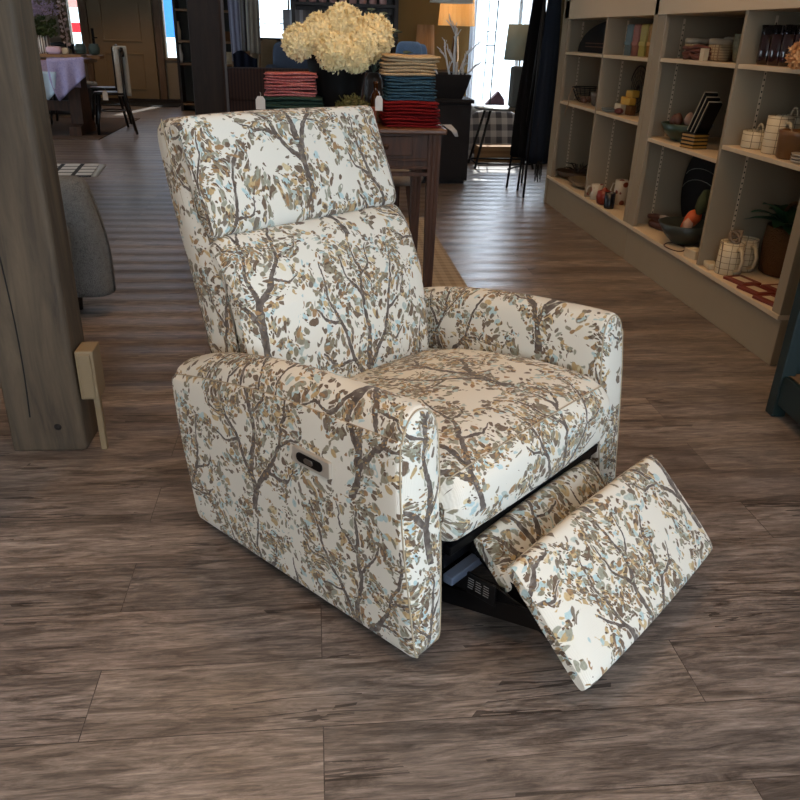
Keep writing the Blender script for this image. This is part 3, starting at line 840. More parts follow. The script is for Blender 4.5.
t = thing('upholstered_chair', 'low grey tweed lounge chair half hidden behind the foreground post', 'armchair', (-1.49, 3.52, 0))
m = MB(); V = []
prof = spline([(-.10, .10), (-.105, .30), (-.10, .48), (-.07, .585), (-.01, .61), (.05, .595), (.085, .50), (.09, .30), (.08, .10)], 5)
n = len(prof); xs = [-.50, -.49, -.47, -.44, -.3, 0, .3, .44, .47, .49, .505, .515, .522, .525]
for x in xs:
    e = min(x+.505, .525-x)/.07; k = 1 if e >= 1 else math.sqrt(max(0, 1-(1-e)**2))
    V += [(x+(.055*(1-(z-.1)/.5) if x > .2 else 0)+.02*math.sin(PI*(z-.1)/.5)*(x > .4), y*(.05+.95*k), .10+(z-.10)*(.90+.10*k)) for y, z in prof]
F = [(j*n+i, j*n+(i+1) % n, (j+1)*n+(i+1) % n, (j+1)*n+i) for j in range(len(xs)-1) for i in range(n)]+[tuple(range(n)), tuple((len(xs)-1)*n+i for i in range(n))[::-1]]
m.add(V, F, smooth=True).build('backrest', GREY, t)
softbox(MB(), -.46, -.62, .24, .47, -.06, .47, p=.32).build('seat_cushion', GREY, t)
MB().box(-.42, -.56, .11, .44, -.08, .26).build('seat_frame', GREY, t, bevel=.02)
for sx in (-1, 1):
    for sy in (-.50, .04): MB().lathe([(.014, 0), (.022, .12)], (sx*.40, sy, 0), 12).build('leg', DARKW, t)

# ------------------------------------------------------------------ console table behind the recliner
t = thing('console_table', 'walnut console table with fluted legs and a drawer, behind the recliner', 'table', (.08, 4.18, .008))
MB().box(-.43, -.37, .765, .56, .38, .788).build('tabletop', WALNX, t, bevel=.006)
for sx in (-1, 1):
    for sy in (-1, 1):
        m = MB(); cx, cy = (.505 if sx > 0 else -.375), sy*.315
        sec = []
        for q in range(32):   # fluted square section
            a = 2*PI*q/32; c, s_ = math.cos(a), math.sin(a); r = .03/max(abs(c), abs(s_)); r *= 1-.10*(abs(math.sin(4*a)) ** 6)
            sec.append((c*r, s_*r))
        V = []
        for z, k in ((0, .72), (.3, .86), (.60, 1), (.765, 1.05)):
            V += [(cx+a*k, cy+b*k, z) for a, b in sec]
        F = [(j*32+i, j*32+(i+1) % 32, (j+1)*32+(i+1) % 32, (j+1)*32+i) for j in range(3) for i in range(32)]+[tuple(range(32))[::-1], tuple(96+i for i in range(32))]
        m.add(V, F); m.build('leg', WALN, t)
m = MB(); m.box(-.35, -.335, .60, .48, -.31, .765); m.box(-.35, .31, .60, .48, .335, .765); m.box(-.395, -.29, .60, -.36, .29, .765); m.box(.49, -.29, .60, .525, .29, .765)
m.box(-.35, -.345, .638, .48, -.33, .650); m.box(-.35, -.345, .60, .48, -.33, .612); m.box(-.35, -.335, .565, .48, -.31, .585)
m.build('apron', WALN, t, bevel=.003)
dw = MB().box(-.28, -.352, .662, .40, -.33, .752).build('drawer', WALN, t, bevel=.004)
for x in (-.15, .27): MB().lathe([(.006, 0), (.006, .012), (.013, .018), (.011, .026)], (0, 0, 0), 14).build('knob', WALN, dw, (x, -.352, .707)).rotation_euler.x = PI/2
TZ = .796

# stool under the console
t = thing('round_stool', 'round wooden stool with a grey padded seat behind the console table', 'stool', (.53, 5.02, .008))
MB().lathe([(.02, .40), (.14, .398), (.168, .385), (.172, .365), (.165, .345), (.14, .335), (.02, .335)], n=32).build('seat', clothm('grey_felt', (126, 120, 114), 200), t)
for k in range(3):
    a = -PI/2+.9+k*2*PI/3
    MB().tube([(.09*math.cos(a), .09*math.sin(a), .335), (.14*math.cos(a), .14*math.sin(a), 0)], [.02, .016], 10).build('leg', WALN, t)

# rug
m = MB(); m.box(-.12, 3.75, 0, .80, 5.55, .008)
RUG = plaid('beige_jute_rug', (164, 146, 120), (136, 118, 94), .06, .95, .45, (0, 1))
tag(m.build('area_rug', RUG), 'flat beige checked rug under the console table', 'rug')

# ------------------------------------------------------------------ folded cloths
def folded(w, d, h, seed, layers=2):
    rnd = random.Random(seed); m = MB()
    ph = [rnd.uniform(0, 6) for _ in range(4)]; lh = h/layers
    for L in range(layers):
        N = 24; prof = []
        for q in range(N):
            a = 2*PI*q/N; c, s_ = math.cos(a), math.sin(a)
            prof.append((math.copysign(abs(c)**.25, c), math.copysign(abs(s_)**.6, s_)))
        dx = rnd.uniform(-.006, .006); dy = rnd.uniform(-.006, .006)
        nx = 14; V = []
        for i in range(nx+1):
            u = i/nx*2-1; e = 1-abs(u)**8*.55
            for c, s_ in prof:
                sag = .004*math.sin(3*u+ph[0]+L)+.003*math.sin(5*c+ph[1])
                V.append((u*w/2+dx+.004*math.sin(4*c+ph[2]), c*d/2*(1-.03*abs(u)**6)+dy, L*lh+lh/2+s_*lh*.52*e+sag*(.3+.35*(L+1)/layers)))
        F = [(i*N+k, i*N+(k+1) % N, (i+1)*N+(k+1) % N, (i+1)*N+k) for i in range(nx) for k in range(N)]
        F += [tuple(range(N))[::-1], tuple(nx*N+k for k in range(N))]
        m.add(V, F, smooth=True)
    return m
ORD = {2: ['lower', 'upper'], 3: ['bottom', 'middle', 'top'], 4: ['bottom', 'second from bottom', 'third from bottom', 'top']}
def stack(x, y, z, w, d, n, h, mat, name, colour, where, group, seed):
    for k in range(n):
        o = folded(w*random.uniform(.97, 1.03), d, h, seed+k).build(name, mat, None, (x+random.uniform(-.008, .008), y, z+k*h), random.uniform(-.04, .04))
        tag(o, f'{ORD[n][k]} of the folded {colour} cloths {where}', 'folded cloth', group)
    return z+n*h
RED = clothm('red_waffle_cloth', (118, 20, 22), 150, bmp=1)
BLU = clothm('slate_blue_waffle_cloth', (62, 92, 108), 150, bmp=1)
BEI = clothm('beige_waffle_cloth', (196, 172, 136), 150, bmp=1)
PNK = clothm('rose_waffle_cloth', (160, 62, 66), 150, rgb2=(220, 170, 165), bmp=1)
GRN = clothm('pine_green_cloth', (44, 66, 58), 150, bmp=.8)
z = stack(.475, 3.99, TZ, .275, .24, 4, .0295, RED, 'folded_towel', 'red waffle', 'at the console table end', 'red waffle cloths', 11)
z = stack(.475, 4.0, z, .235, .22, 4, .027, BLU, 'folded_towel', 'slate blue waffle', 'on top of the red ones', 'blue waffle cloths', 21)
z = stack(.465, 4.0, z, .255, .22, 3, .030, BEI, 'folded_towel', 'beige waffle', 'crowning the tall pile', 'beige waffle cloths', 31)
z = stack(-.09, 4.16, TZ, .30, .24, 3, .038, GRN, 'folded_throw', 'dark green', 'under the rose ones', 'dark green cloths', 41)
z = stack(-.105, 4.16, z, .245, .22, 4, .0265, PNK, 'folded_towel', 'rose red waffle', 'on the dark green ones', 'rose waffle cloths', 51)
TAG = plain('white_card', (215, 212, 205), .7, bmp=0)
def price_tag(x, y, z, rz, label, w=.045, h=.06):
    m = MB(); m.prism([(-w/2, 0), (w/2, 0), (w/2, h*.75), (w*.28, h), (-w*.28, h), (-w/2, h*.75)], -.001, .001, 'y')
    m.tube([(0, 0, h*.92), (.004, .01, h*1.15), (.0, .02, h*1.3)], .0008, 5)
    o = m.build('price_tag', TAG, None, (x, y, z), rz); tag(o, label, 'tag'); return o
price_tag(-.245, 4.02, TZ+.055, .1, 'white price tag hanging from the dark green cloths')
price_tag(.315, 3.86, TZ+.075, 0, 'white price tag hanging left of the red cloths', .035, .065)
m = MB()
for k in range(14): m.tube([(.0+.002*k, 0, 0), (.03+.003*k, -.02, .006), (.07+.002*k, -.035, -.02), (.09+.001*k, -.04, -.045)], .0015, 4)
tag(m.build('tassel', plain('grey_thread', (150, 146, 142), .9, bmp=0), None, (.595, 3.88, TZ+.012)), 'grey thread tassel lying over the console corner beside the red cloths', 'tassel')

# ------------------------------------------------------------------ hydrangeas in a black vase
m = MB(); m.lathe([(.10, 0), (.112, .02), (.125, .14), (.155, .27), (.165, .30), (.150, .298), (.11, .15), (.09, .03)], n=36)
tag(m.build('flower_vase', plain('matte_black_ceramic', (12, 11, 11), .7, var=.1, bmp=.1, spec=.2), None, (.135, 4.28, TZ)), 'tapered matte black vase holding the cream hydrangeas', 'vase')
def floret_ball(r, n, mat, seed, loc, name='hydrangea_flower'):
    rnd = random.Random(seed); m = MB()
    m.sphere((0, 0, 0), r*.8, 16)
    for i in range(n):
        zz = 1-2*(i+.5)/n; a = i*2.39996+rnd.uniform(-.2, .2); rr = math.sqrt(1-zz*zz)
        d = Vector((rr*math.cos(a), rr*math.sin(a), zz)); c = d*r*rnd.uniform(.88, 1.04)
        u = d.orthogonal().normalized(); w = d.cross(u); ph = rnd.uniform(0, 6)
        s_ = .0135*rnd.uniform(.7, 1.3); d = (d+Vector((rnd.uniform(-.5, .5), rnd.uniform(-.5, .5), rnd.uniform(-.5, .5)))).normalized(); u = d.orthogonal().normalized(); w = d.cross(u)
        for p in range(4):
            b1 = ph+p*PI/2; e1 = u*math.cos(b1)+w*math.sin(b1); f1 = u*math.cos(b1+PI/2)+w*math.sin(b1+PI/2)
            lift = d*rnd.uniform(-.004, .012)
            m.add([c, c+e1*s_*.5+f1*s_*.48+lift, c+e1*s_*1.15+lift*1.6, c+e1*s_*.5-f1*s_*.48+lift], [(0, 1, 2, 3)], smooth=False)
    o = m.build(name, mat, None, loc); return o
HYD = sheer('cream_petals', (255, 240, 192), .12)
hyd = [((-.055, 4.20, 1.150), .074, 'leftmost low cream hydrangea head over the vase rim'),
       ((.045, 4.22, 1.175), .086, 'cream hydrangea head, second from the left'),
       ((.115, 4.14, 1.115), .085, 'front centre cream hydrangea head hanging over the vase'),
       ((.165, 4.25, 1.23), .092, 'topmost cream hydrangea head in the middle'),
       ((.055, 4.36, 1.195), .085, 'cream hydrangea head at the back of the bunch'),
       ((.265, 4.16, 1.145), .080, 'cream hydrangea head low on the right side, in front'),
       ((.315, 4.26, 1.185), .094, 'rightmost cream hydrangea head'),
       ((.22, 4.12, 1.09), .062, 'small drooping cream hydrangea head at front right')]
for i, (loc, r, lab) in enumerate(hyd):
    o = floret_ball(r, 520, HYD, i, loc); tag(o, lab, 'flower', 'cream hydrangea heads')
def leafy(name, n, r, h, mat, seed, leaf=.02, stem=None, spread=1):
    rnd = random.Random(seed); m = MB()
    for i in range(n):
        a = rnd.uniform(0, 2*PI); q = math.sqrt(rnd.random())*r; zz = rnd.random()*h*(1-.5*q/r)
        c = Vector((q*math.cos(a), q*math.sin(a), zz)); d = Vector((rnd.uniform(-1, 1), rnd.uniform(-1, 1), rnd.uniform(0, 1))).normalized()
        u = d.orthogonal().normalized(); s_ = leaf*rnd.uniform(.6, 1.3)
        m.add([c, c+d*s_*.5+u*s_*.3, c+d*s_, c+d*s_*.5-u*s_*.3], [(0, 1, 2, 3)])
    for i in range(max(4, n//40)):
        a = rnd.uniform(0, 2*PI); q = math.sqrt(rnd.random())*r*.8
        m.tube([(0, 0, 0), (q*.6*math.cos(a), q*.6*math.sin(a), h*.5), (q*math.cos(a), q*math.sin(a), h*.9)], .0018, 4)
    return m
t = thing('boxwood_plant', 'small green boxwood plant in front of the black vase', 'plant', (.20, 4.0, TZ))
leafy('f', 700, .085, .10, None, 3, .017).build('foliage', plain('boxwood_green', (84, 84, 44), .6, var=.4, scale=40, bmp=0), t, (0, 0, .04))
MB().lathe([(.045, 0), (.055, .05), (.05, .05), (.04, .01)], n=20).build('pot', DARKW, t)
AMB = plain('amber_brown_glass', (92, 52, 22), .15, var=.1, bmp=0)
m = MB(); m.lathe([(.026, 0), (.028, .01), (.028, .10), (.020, .125), (.011, .14), (.011, .17), (.013, .172), (.013, .185)], n=20)
tag(m.build('amber_bottle', AMB, None, (.325, 4.20, TZ)), 'amber glass bottle between the vase and the pile of cloths', 'bottle')
m = MB(); m.box(-.03, -.03, 0, .03, .03, .075); o = m.build('gift_box', plain('copper_box', (150, 78, 50), .6), None, (.285, 4.05, TZ), .2, bevel=.003); tag(o, 'small copper coloured box beside the boxwood plant', 'box')
m = MB()
for a in range(6): m.lathe([(.004, 0), (.018, .02), (.02, .05), (.012, .07), (.003, .08)], (.022*math.cos(a), .022*math.sin(a), .0), 8)
tag(m.build('pinecone', plain('pinecone_brown', (86, 58, 38), .8), None, (.335, 4.06, TZ)), 'dark brown pine cone cluster behind the white price tag', 'decoration')

# ------------------------------------------------------------------ built-in shelving along the right wall
CX = 1.862
SHELFC = plain('shelf_paint', (205, 184, 154), .5, var=.03, bmp=.02)
def unit(y0, y1, ydiv, shelves, label, top, end):
    """bookcase between y0 (near) and y1 (far); shelves = ((z near bay...), (z far bay...))"""
    t = thing('bookcase', label, 'bookcase', (CX, (y0+y1)/2, 0)); o = lambda y: y-(y0+y1)/2
    MB().box(.012, o(y0), 0, .52, o(y1), .198).build('plinth', CAB, t, bevel=.003)
    MB().box(-.004, o(y0), .198, .50, o(y1), .220).build('bottom_shelf', SHELFC, t, bevel=.003)
    MB().box(.50, o(y0), .22, .52, o(y1), 2.6).build('back_panel', CAB, t)
    for a, b2 in ((y0, y0+.06), (y1-.10, y1)): MB().box(0, o(a), .22, .025, o(b2), 2.6).build('face_frame', CAB, t, bevel=.002)
    for a in (y0, y1-.02): MB().box(.02, o(a), .22, .50, o(a+.02), 2.6).build('side_panel', CAB, t)
    MB().box(.004, o(ydiv-.011), .22, .50, o(ydiv+.011), 2.6).build('divider', CAB, t, bevel=.002)
    MB().box(-.006 if top else .0, o(y0), 1.335, .025, o(y1), 1.455 if not top else 1.60).build('fascia', SHELFC, t, bevel=.002)
    MB().box(.02, o(y0+.02), 1.335, .50, o(y1-.02), 1.355).build('top_shelf', SHELFC, t)
    for (a, b2), zs in zip(((y0+.02, ydiv-.011), (ydiv+.011, y1-.02)), shelves):
        for z in zs: MB().box(.006, o(a), z-.019, .50, o(b2), z).build('shelf', SHELFC, t, bevel=.002)
    # slotted standards for the shelf pins
    for yy, sg in ((y0+.0205, 1), (y1-.0205, -1), (ydiv+.0115, 1), (ydiv-.0115, -1)):
        for xx in (.14,):
            m = MB(); m.box(xx-.006, o(yy), .24, xx+.006, o(yy)+sg*.002, 1.32)
            st = m.build('shelf_standard', SHELFC, t)
            m = MB()
            for k in range(42): m.box(xx-.003, o(yy)+sg*.0021, .26+k*.025, xx+.003, o(yy)+sg*.0027, .268+k*.025)
            sl_ = m.build('slots', BLK, st)
    return t
unit(2.775, 4.45, 3.525, ((.785, 1.125), (.718, 1.125)), 'greige built-in bookcase nearest the camera, with cream shelves', True, 0)
unit(4.452, 6.16, 5.26, ((.782, 1.12), (.782, 1.12)), 'greige built-in bookcase farther back, beside the clothes rack', False, 0)
struct('trim_4', MB().box(CX, 6.162, 0, 2.42, 6.20, 2.9), CAB, .003)
Z0 = .220
def put(m, name, mat, loc, label, cat, group=None, rz=0, bevel=0):
    return tag(m.build(name, mat, None, loc, rz, bevel), label, cat, group)
BLKC = plain('black_lacquer', (9, 9, 10), .6, bmp=0, spec=.2)
GRNC = plain('green_glaze', (46, 62, 48), .3, var=.15, bmp=0)
GRY2 = plain('charcoal_glaze', (52, 56, 50), .4, bmp=0)
CRM = plain('cream_glaze', (196, 180, 150), .4, bmp=0)
BRN = plain('brown_leather', (72, 38, 26), .6)
WICK = clothm('brown_wicker', (112, 78, 48), 160, bmp=1)
TERR = plain('orange_terracotta', (205, 92, 40), .6)
GRIDM = plaid('cream_grid_glaze', (204, 188, 156), (96, 76, 58), .028, .5, .07, (0, 2))
YEL = plain('yellow_soap', (205, 158, 60), .6, bmp=0)

# far bookcase, top left bay: half-round black tray with a row of print
t = thing('serving_tray', 'rounded black tray with a row of print, top shelf of the far bookcase', 'tray', (1.96, 5.29, 1.122))
m = MB(); m.prism([(0, 0)]+[(.76*math.cos(PI/2*k/16), .205*math.sin(PI/2*k/16)) for k in range(17)], -.006, .006, 'x')
m.build('tray_body', BLKC, t)
m = MB()
for r in range(2):
    for k in range(12): m.box(-.0085, .10+k*.042+.006*r, .035+r*.022, -.0065, .125+k*.042+.006*r, .041+r*.022)
m.build('printed_row', plain('ochre_print', (120, 84, 66), bmp=0), t)
# top right bay: pastel candle packs
for k, (c, nm) in enumerate((((118, 134, 134), 'grey-blue'), ((172, 112, 96), 'dusty pink'), ((190, 172, 92), 'soft yellow'), ((196, 138, 66), 'orange'))):
    y = 5.18-k*.118; m = MB()
    for q in range(4): m.lathe([(.011, 0), (.011, .168), (.006, .178)], (0, -.036+q*.024, 0), 10)
    w_ = MB()
    t = thing('taper_candles', f'pack of {nm} taper candles standing in the far bookcase', 'candles', (2.0, y, 1.12), group='pastel candle packs')
    m.build('candles', plain('candle_'+nm.replace(' ', '_').replace('-', '_'), c, .4, bmp=0), t)
    MB().box(-.0115, -.048, .06, .0115, .048, .08).build('paper_band', plain('band_'+nm.replace(' ', '_').replace('-', '_'), tuple(min(255, int(v*1.04)) for v in c), .7, bmp=0), t)
# middle left bay: wire basket and shell garland, small bowl
def wire_basket(x, y, z, r0, r1, h, label, sy=1):
    m = MB()
    for q in range(5):
        f = q/4; r = r0+(r1-r0)*f**.7
        m.tube([(r*math.cos(a*PI/14), r*math.sin(a*PI/14)*sy, h*f) for a in range(28)], .0022 if q < 4 else .004, 6, closed=True)
    for a in range(20):
        an = a*PI/10; m.tube([((r0+(r1-r0)*f**.7)*math.cos(an), (r0+(r1-r0)*f**.7)*math.sin(an)*sy, h*f) for f in (0, .25, .5, .75, 1)], .0018, 5)
    return put(m, 'wire_basket', WIRE, (x, y, z), label, 'basket')
wire_basket(2.06, 5.98, .783, .07, .13, .10, 'dark wire basket on the middle shelf of the far bookcase')
def lumps(n, rx, ry, rz, s0, mat, seed, name, label, cat, loc, z0=0):
    rnd = random.Random(seed)
    for k in range(n):
        m = MB(); r = s0*rnd.uniform(.75, 1.2)
        m.sphere((0, 0, r*.8), r, 12, rnd.uniform(.8, 1.2), rnd.uniform(.8, 1.3), .8)
        put(m, name, mat, (loc[0]+rnd.uniform(-rx, rx), loc[1]+rnd.uniform(-ry, ry), loc[2]+z0+rnd.uniform(0, rz)), label, cat, name+' pieces '+str(seed))
m = MB()
for k in range(16):
    m.sphere((.05*math.sin(k*1.3)+.02*math.cos(k), -.10+k*.013, .02+.018*abs(math.sin(k*.9))), .016, 10)
put(m, 'bead_garland', plain('brown_beads', (86, 56, 42), .5), (1.99, 5.74, .783), 'brown bead garland heaped beside the dark wire basket', 'garland')
m = MB(); m.lathe([(.03, 0), (.045, .01), (.055, .06), (.058, .09), (.05, .088), (.04, .02)], n=24)
put(m, 'small_pot', plain('grey_pot', (98, 90, 82), .6), (2.0, 5.60, .783), 'small grey pot right of the bead garland', 'pot')
m = MB(); m.tube([(0, .0, .11), (-.02, .02, .05), (-.03, -.02, 0), (-.04, .01, -.06), (-.035, .0, -.09)], .004, 6)
put(m, 'wooden_tassel', plain('pale_string', (150, 124, 96), .8), (1.875, 5.80, .783), 'pale string tassel hanging over the middle shelf edge', 'tassel')
# middle right bay: round wire tray on edge, yellow soaps, cream boxes, grey dishes
m = MB()
for q in range(1, 6):
    r = .028*q; m.tube([(0, r*math.cos(a*PI/16), .14+r*math.sin(a*PI/16)) for a in range(32)], .002 if q < 5 else .004, 6, closed=True)
for a in range(16): an = a*PI/8; m.tube([(0, 0, .14), (0, .14*math.cos(an), .14+.14*math.sin(an))], .0016, 5)
put(m, 'wire_tray', plain('bronze_wire', (70, 56, 42), .4, .6, bmp=0), (2.08, 5.12, .783), 'round bronze wire tray standing on edge behind the yellow soaps', 'tray')
for k, (x, y, z, rz) in enumerate(((1.98, 4.99, .84, .2), (1.99, 5.07, .84, -.2), (2.01, 5.02, .883, .1))):
    m = MB(); m.box(-.025, -.045, 0, .025, .045, .042)
    put(m, 'soap_bar', YEL, (x, y, z), ('right lower yellow soap bar before the wire tray', 'left lower yellow soap bar before the wire tray', 'topmost yellow soap bar before the wire tray')[k], 'soap', 'yellow soap bars', rz, .006)
for k, (x, y) in enumerate(((1.97, 5.12), (1.955, 5.045), (1.985, 4.955))):
    m = MB(); m.box(-.02, -.03, 0, .02, .03, .056)
    put(m, 'soap_box', (CRM, CRM, WICK)[k], (x, y, .783), ('leftmost small cream box under the yellow soaps', 'middle cream box under the yellow soaps', 'woven brown box under the yellow soaps')[k], 'box', None, .1*k, .004)
for k in range(2):
    m = MB(); m.lathe([(.03, 0), (.055, .008), (.06, .014), (.052, .012), (.02, .008)], n=24)
    put(m, 'dish', plain('grey_blue_dish', (108, 116, 116), .3, bmp=0), (1.925, 5.14-.0*k, .783+k*.012), ('lower', 'upper')[k]+' of two small grey-blue dishes on the shelf edge', 'dish', 'grey-blue dishes')
m = MB(); m.sphere((0, 0, .02), .028, 12, 1, 1.3, .7); put(m, 'wax_melt', plain('maroon_wax', (84, 26, 22), .4), (1.92, 4.98, .783), 'small maroon wax piece right of the grey-blue dishes', 'wax')
# bottom left bay
m = MB(); m.lathe([(.06, 0), (.15, .012), (.20, .045), (.205, .05), (.19, .044), (.10, .018)], n=40, sx=.62, sy=1.05)
put(m, 'oval_platter', plain('speckled_stone_glaze', (120, 104, 82), .3, var=.3, scale=40, bmp=0), (2.0, 5.62, Z0), 'oval speckled platter on the bottom of the far bookcase', 'platter')
m = MB(); m.lathe([(.06, 0), (.13, .02), (.16, .06), (.15, .058), (.05, .02)], n=30)
put(m, 'wooden_bowl', plain('dark_walnut_bowl', (66, 52, 40), .5), (2.04, 6.0, Z0), 'low dark wooden bowl at the far end of the bottom shelf', 'bowl')
rnd = random.Random(5); m = MB()
for k in range(16):
    a = rnd.uniform(0, 6.28); m.tube([(0, 0, 0), (.05*math.cos(a), .09*math.sin(a), .02+rnd.random()*.03), (.09*math.cos(a+.4), .16*math.sin(a+.4), .015+rnd.random()*.05)], [.006, .005, .002], 6)
put(m, 'driftwood', plain('dark_driftwood', (40, 32, 26), .8), (2.04, 6.0, Z0+.05), 'tangled dark driftwood heaped in the low wooden bowl', 'driftwood')
m = MB(); m.tube([(0, 0, 0), (0, .0, .18), (.01, .02, .32), (0, .05, .42)], [.012, .01, .007, .004], 8)
for k in range(26):
    z = .22+k*.008; a = k*2.4; m.add([(0, 0, z), (.03*math.cos(a), .05*math.sin(a), z+.02), (.05*math.cos(a), .09*math.sin(a), z+.01), (.03*math.cos(a), .05*math.sin(a), z-.012)], [(0, 1, 2, 3)])
put(m, 'dried_branch', plain('near_black_leaf', (22, 22, 20), .7), (2.14, 5.40, Z0), 'dark dried branch standing against the divider of the far bookcase', 'branch')
# bottom right bay: glass jar, two patterned mugs, red pot, navy jar
def lathe_item(name, prof, mat, loc, label, cat, group=None, n=28):
    m = MB(); m.lathe(prof, n=n); return put(m, name, mat, loc, label, cat, group)
t = thing('glass_jar', 'clear glass storage jar behind the patterned mugs', 'jar', (2.14, 5.02, Z0))
MB().box(-.055, -.055, 0, .055, .055, .20).build('jar_body', glassm('jar_glass', (215, 215, 205), .05), t, bevel=.01)
MB().lathe([(.045, .20), (.045, .222), (.01, .228)], n=24).build('lid', CRM, t)
MUGM = None
def heart_mug_mat():
    m, nt, b = new_mat('white_motif_mug'); v = coords(nt, scale=(1, 1, 1))
    vo = nt.nodes.new('ShaderNodeTexVoronoi'); vo.inputs['Scale'].default_value = 17; nt.links.new(v, vo.inputs['Vector'])
    f = math_n(nt, 'LESS_THAN', vo.outputs['Distance'], .36)
    nt.links.new(mix_rgb(nt, f, lin((182, 172, 154)), lin((112, 46, 30))), b.inputs['Base Color']); b.inputs['Roughness'].default_value = .35
    return m
MUGM = heart_mug_mat()
def mug(loc, r, h, mat, label, rz, group=None, hs=1):
    t = thing('mug', label, 'mug', loc, rz, group)
    MB().lathe([(r*.9, 0), (r, .006), (r, h), (r*.9, h), (r*.88, h*.2)], n=28).build('mug_body', mat, t)
    hh = MB(); hh.tube([(r*.95, 0, h*.82), (r+.022*hs, 0, h*.80), (r+.034*hs, 0, h*.52), (r+.022*hs, 0, h*.24), (r*.95, 0, h*.2)], .0055, 8)
    hh.build('handle', mat, t)
    return t
mug((1.92, 5.17, Z0), .042, .10, MUGM, 'white mug with dark red motif, left one on the bottom shelf', 2.4)
mug((2.03, 5.02, Z0+.0), .046, .155, MUGM, 'taller white cup with dark red motif, behind the red pot', 2.2)
lathe_item('lidded_pot', [(.03, 0), (.045, .01), (.052, .05), (.045, .085), (.03, .092), (.012, .10), (.012, .108)], plain('brick_red_glaze', (124, 40, 26), .3, bmp=0), (1.91, 5.0, Z0), 'round brick red pot in front of the patterned mugs', 'pot')
lathe_item('tumbler', [(.030, 0), (.033, .01), (.034, .10), (.03, .10), (.028, .02)], plain('navy_glaze', (16, 20, 30), .3, bmp=0), (1.90, 4.87, Z0), 'dark navy tumbler beside the brick red pot', 'tumbler')

# near bookcase, top far bay: cream jars, rope, patterned vase
zt = 1.126
for k, (x, y, r, h) in enumerate(((1.99, 4.20, .062, .10), (2.12, 4.06, .055, .11), (1.98, 3.93, .055, .10))):
    t = thing('lidded_jar', ('leftmost cream jar on the top shelf of the near bookcase', 'cream jar at the back between the other two', 'cream jar right of the brown rope bundle')[k], 'jar', (x, y, zt), 0, 'cream lidded jars')
    MB().lathe([(r*.9, 0), (r, .01), (r, h*.74)], n=28).build('jar_body', plaid('cream_ribbed_jar', (172, 148, 112), (130, 104, 74), .012, .6, .3, (1, 2)), t)
    MB().lathe([(r*1.03, h*.74), (r*1.03, h*.96), (r*.9, h)], n=28).build('lid', plain('pale_jar_lid', (158, 142, 120), .5, bmp=0), t)
m = MB()
for k in range(7):
    z = .012+(k % 3)*.02; a = k*.7
    m.tube([(.02*math.sin(a), -.13, z), (-.02, -.06+.01*k, z+.012*math.sin(k)), (.01*k-.03, .02, z+.01), (.0, .09, z), (.01*math.sin(k), .15, z+.008*math.cos(k))], .009, 8)
put(m, 'rope_bundle', plain('reddish_brown_rope', (98, 52, 38), .8, var=.3, scale=80), (1.925, 4.04, zt), 'bundle of reddish brown rope at the shelf edge', 'rope')
m = MB(); m.box(-.012, -.018, 0, .012, .018, .055); put(m, 'small_card', CRM, (1.89, 3.90, zt), 'small cream card leaning before the right cream jar', 'card', None, .1)
lathe_item('patterned_vase', [(.035, 0), (.045, .01), (.058, .07), (.055, .115), (.058, .12), (.05, .118), (.04, .02)], plain('green_white_mosaic', (92, 90, 64), .5, var=.9, scale=90, bmp=0), (1.985, 3.70+.0, zt), 'green and cream mottled vase next to the divider', 'vase')
# top near bay: plum glass tumblers in rows, wood shavings posy
PLUM = plain('plum_glass', (38, 14, 18), .08, bmp=0, spec=.8); CLR = glassm('clear_rim_glass', (230, 230, 235), .03)
k = 0
for r in range(2):
    for q in range(5):
        t = thing('plum_goblet', 'plum tumbler with a clear rim, one of the tight rows beside the cream wood posy', 'glass', (1.955+r*.095, 3.455-q*.088, zt), 0, 'plum tumblers in tight rows')
        MB().lathe([(.032, 0), (.036, .01), (.038, .118), (.034, .12)], n=20).build('glass_bowl', PLUM, t)
        MB().lathe([(.038, .1185), (.040, .155), (.037, .155), (.0355, .1195)], n=20, caps=False).build('glass_rim', CLR, t)
o = floret_ball(.05, 130, plain('peach_wood_petals', (206, 150, 96), .8, var=.3, bmp=0), 77, (1.90, 3.20+.0, zt+.045), 'wood_flower'); tag(o, 'peach coloured wood-shaving flower in front of the plum tumblers', 'flower')
o.location = (1.885, 3.06, zt+.045)
# middle far bay: green bowl of pears, books, leaning striped boards, green pot
zm = .719
lathe_item('serving_bowl', [(.045, 0), (.07, .006), (.11, .045), (.135, .092), (.128, .092), (.10, .045), (.03, .014)], GRNC, (2.01, 4.20, zm), 'dark green bowl holding dried fruit in the near bookcase', 'bowl', n=36)
rnd = random.Random(9)
for k, (dx, dy, c) in enumerate(((-.04, .07, 0), (.03, .05, 0), (-.05, .01, 0), (.05, -.02, 0), (-.02, -.06, 1), (.04, -.08, 2))):
    m = MB(); m.lathe([(.004, 0), (.022, .01), (.028, .03), (.018, .055), (.006, .068)], n=14)
    put(m, 'dried_pod', (plain('russet_pod', (84, 46, 28), .5), plain('pinkish_pod', (150, 120, 104), .5), plain('black_pod', (20, 18, 18), .5))[c], (2.01+dx, 4.20+dy, zm+.065+.005*k),
        ('russet pod at the far rim of the green bowl', 'russet pod at the back of the green bowl', 'russet pod at the front of the green bowl', 'russet pod behind the pale one', 'pale pink pod in the green bowl', 'black pod in the green bowl')[k], 'dried pod', 'pods in the green bowl')
for k in range(4):
    t = thing('notebook', ('bottom', 'second from bottom', 'third from bottom', 'top')[k]+' of the small black and yellow notebooks in the near bookcase', 'book', (1.935, 3.93, zm+k*.018), .25, 'black and yellow notebooks')
    MB().box(-.045, -.05, .0, .045, .05, .003).add([], []).box(-.045, -.05, .014, .045, .05, .017).build('cover', BLKC, t)
    MB().box(-.043, -.048, .003, .043, .046, .014).build('pages', plain('gold_page_edge', (170, 124, 50), .5, bmp=0), t)
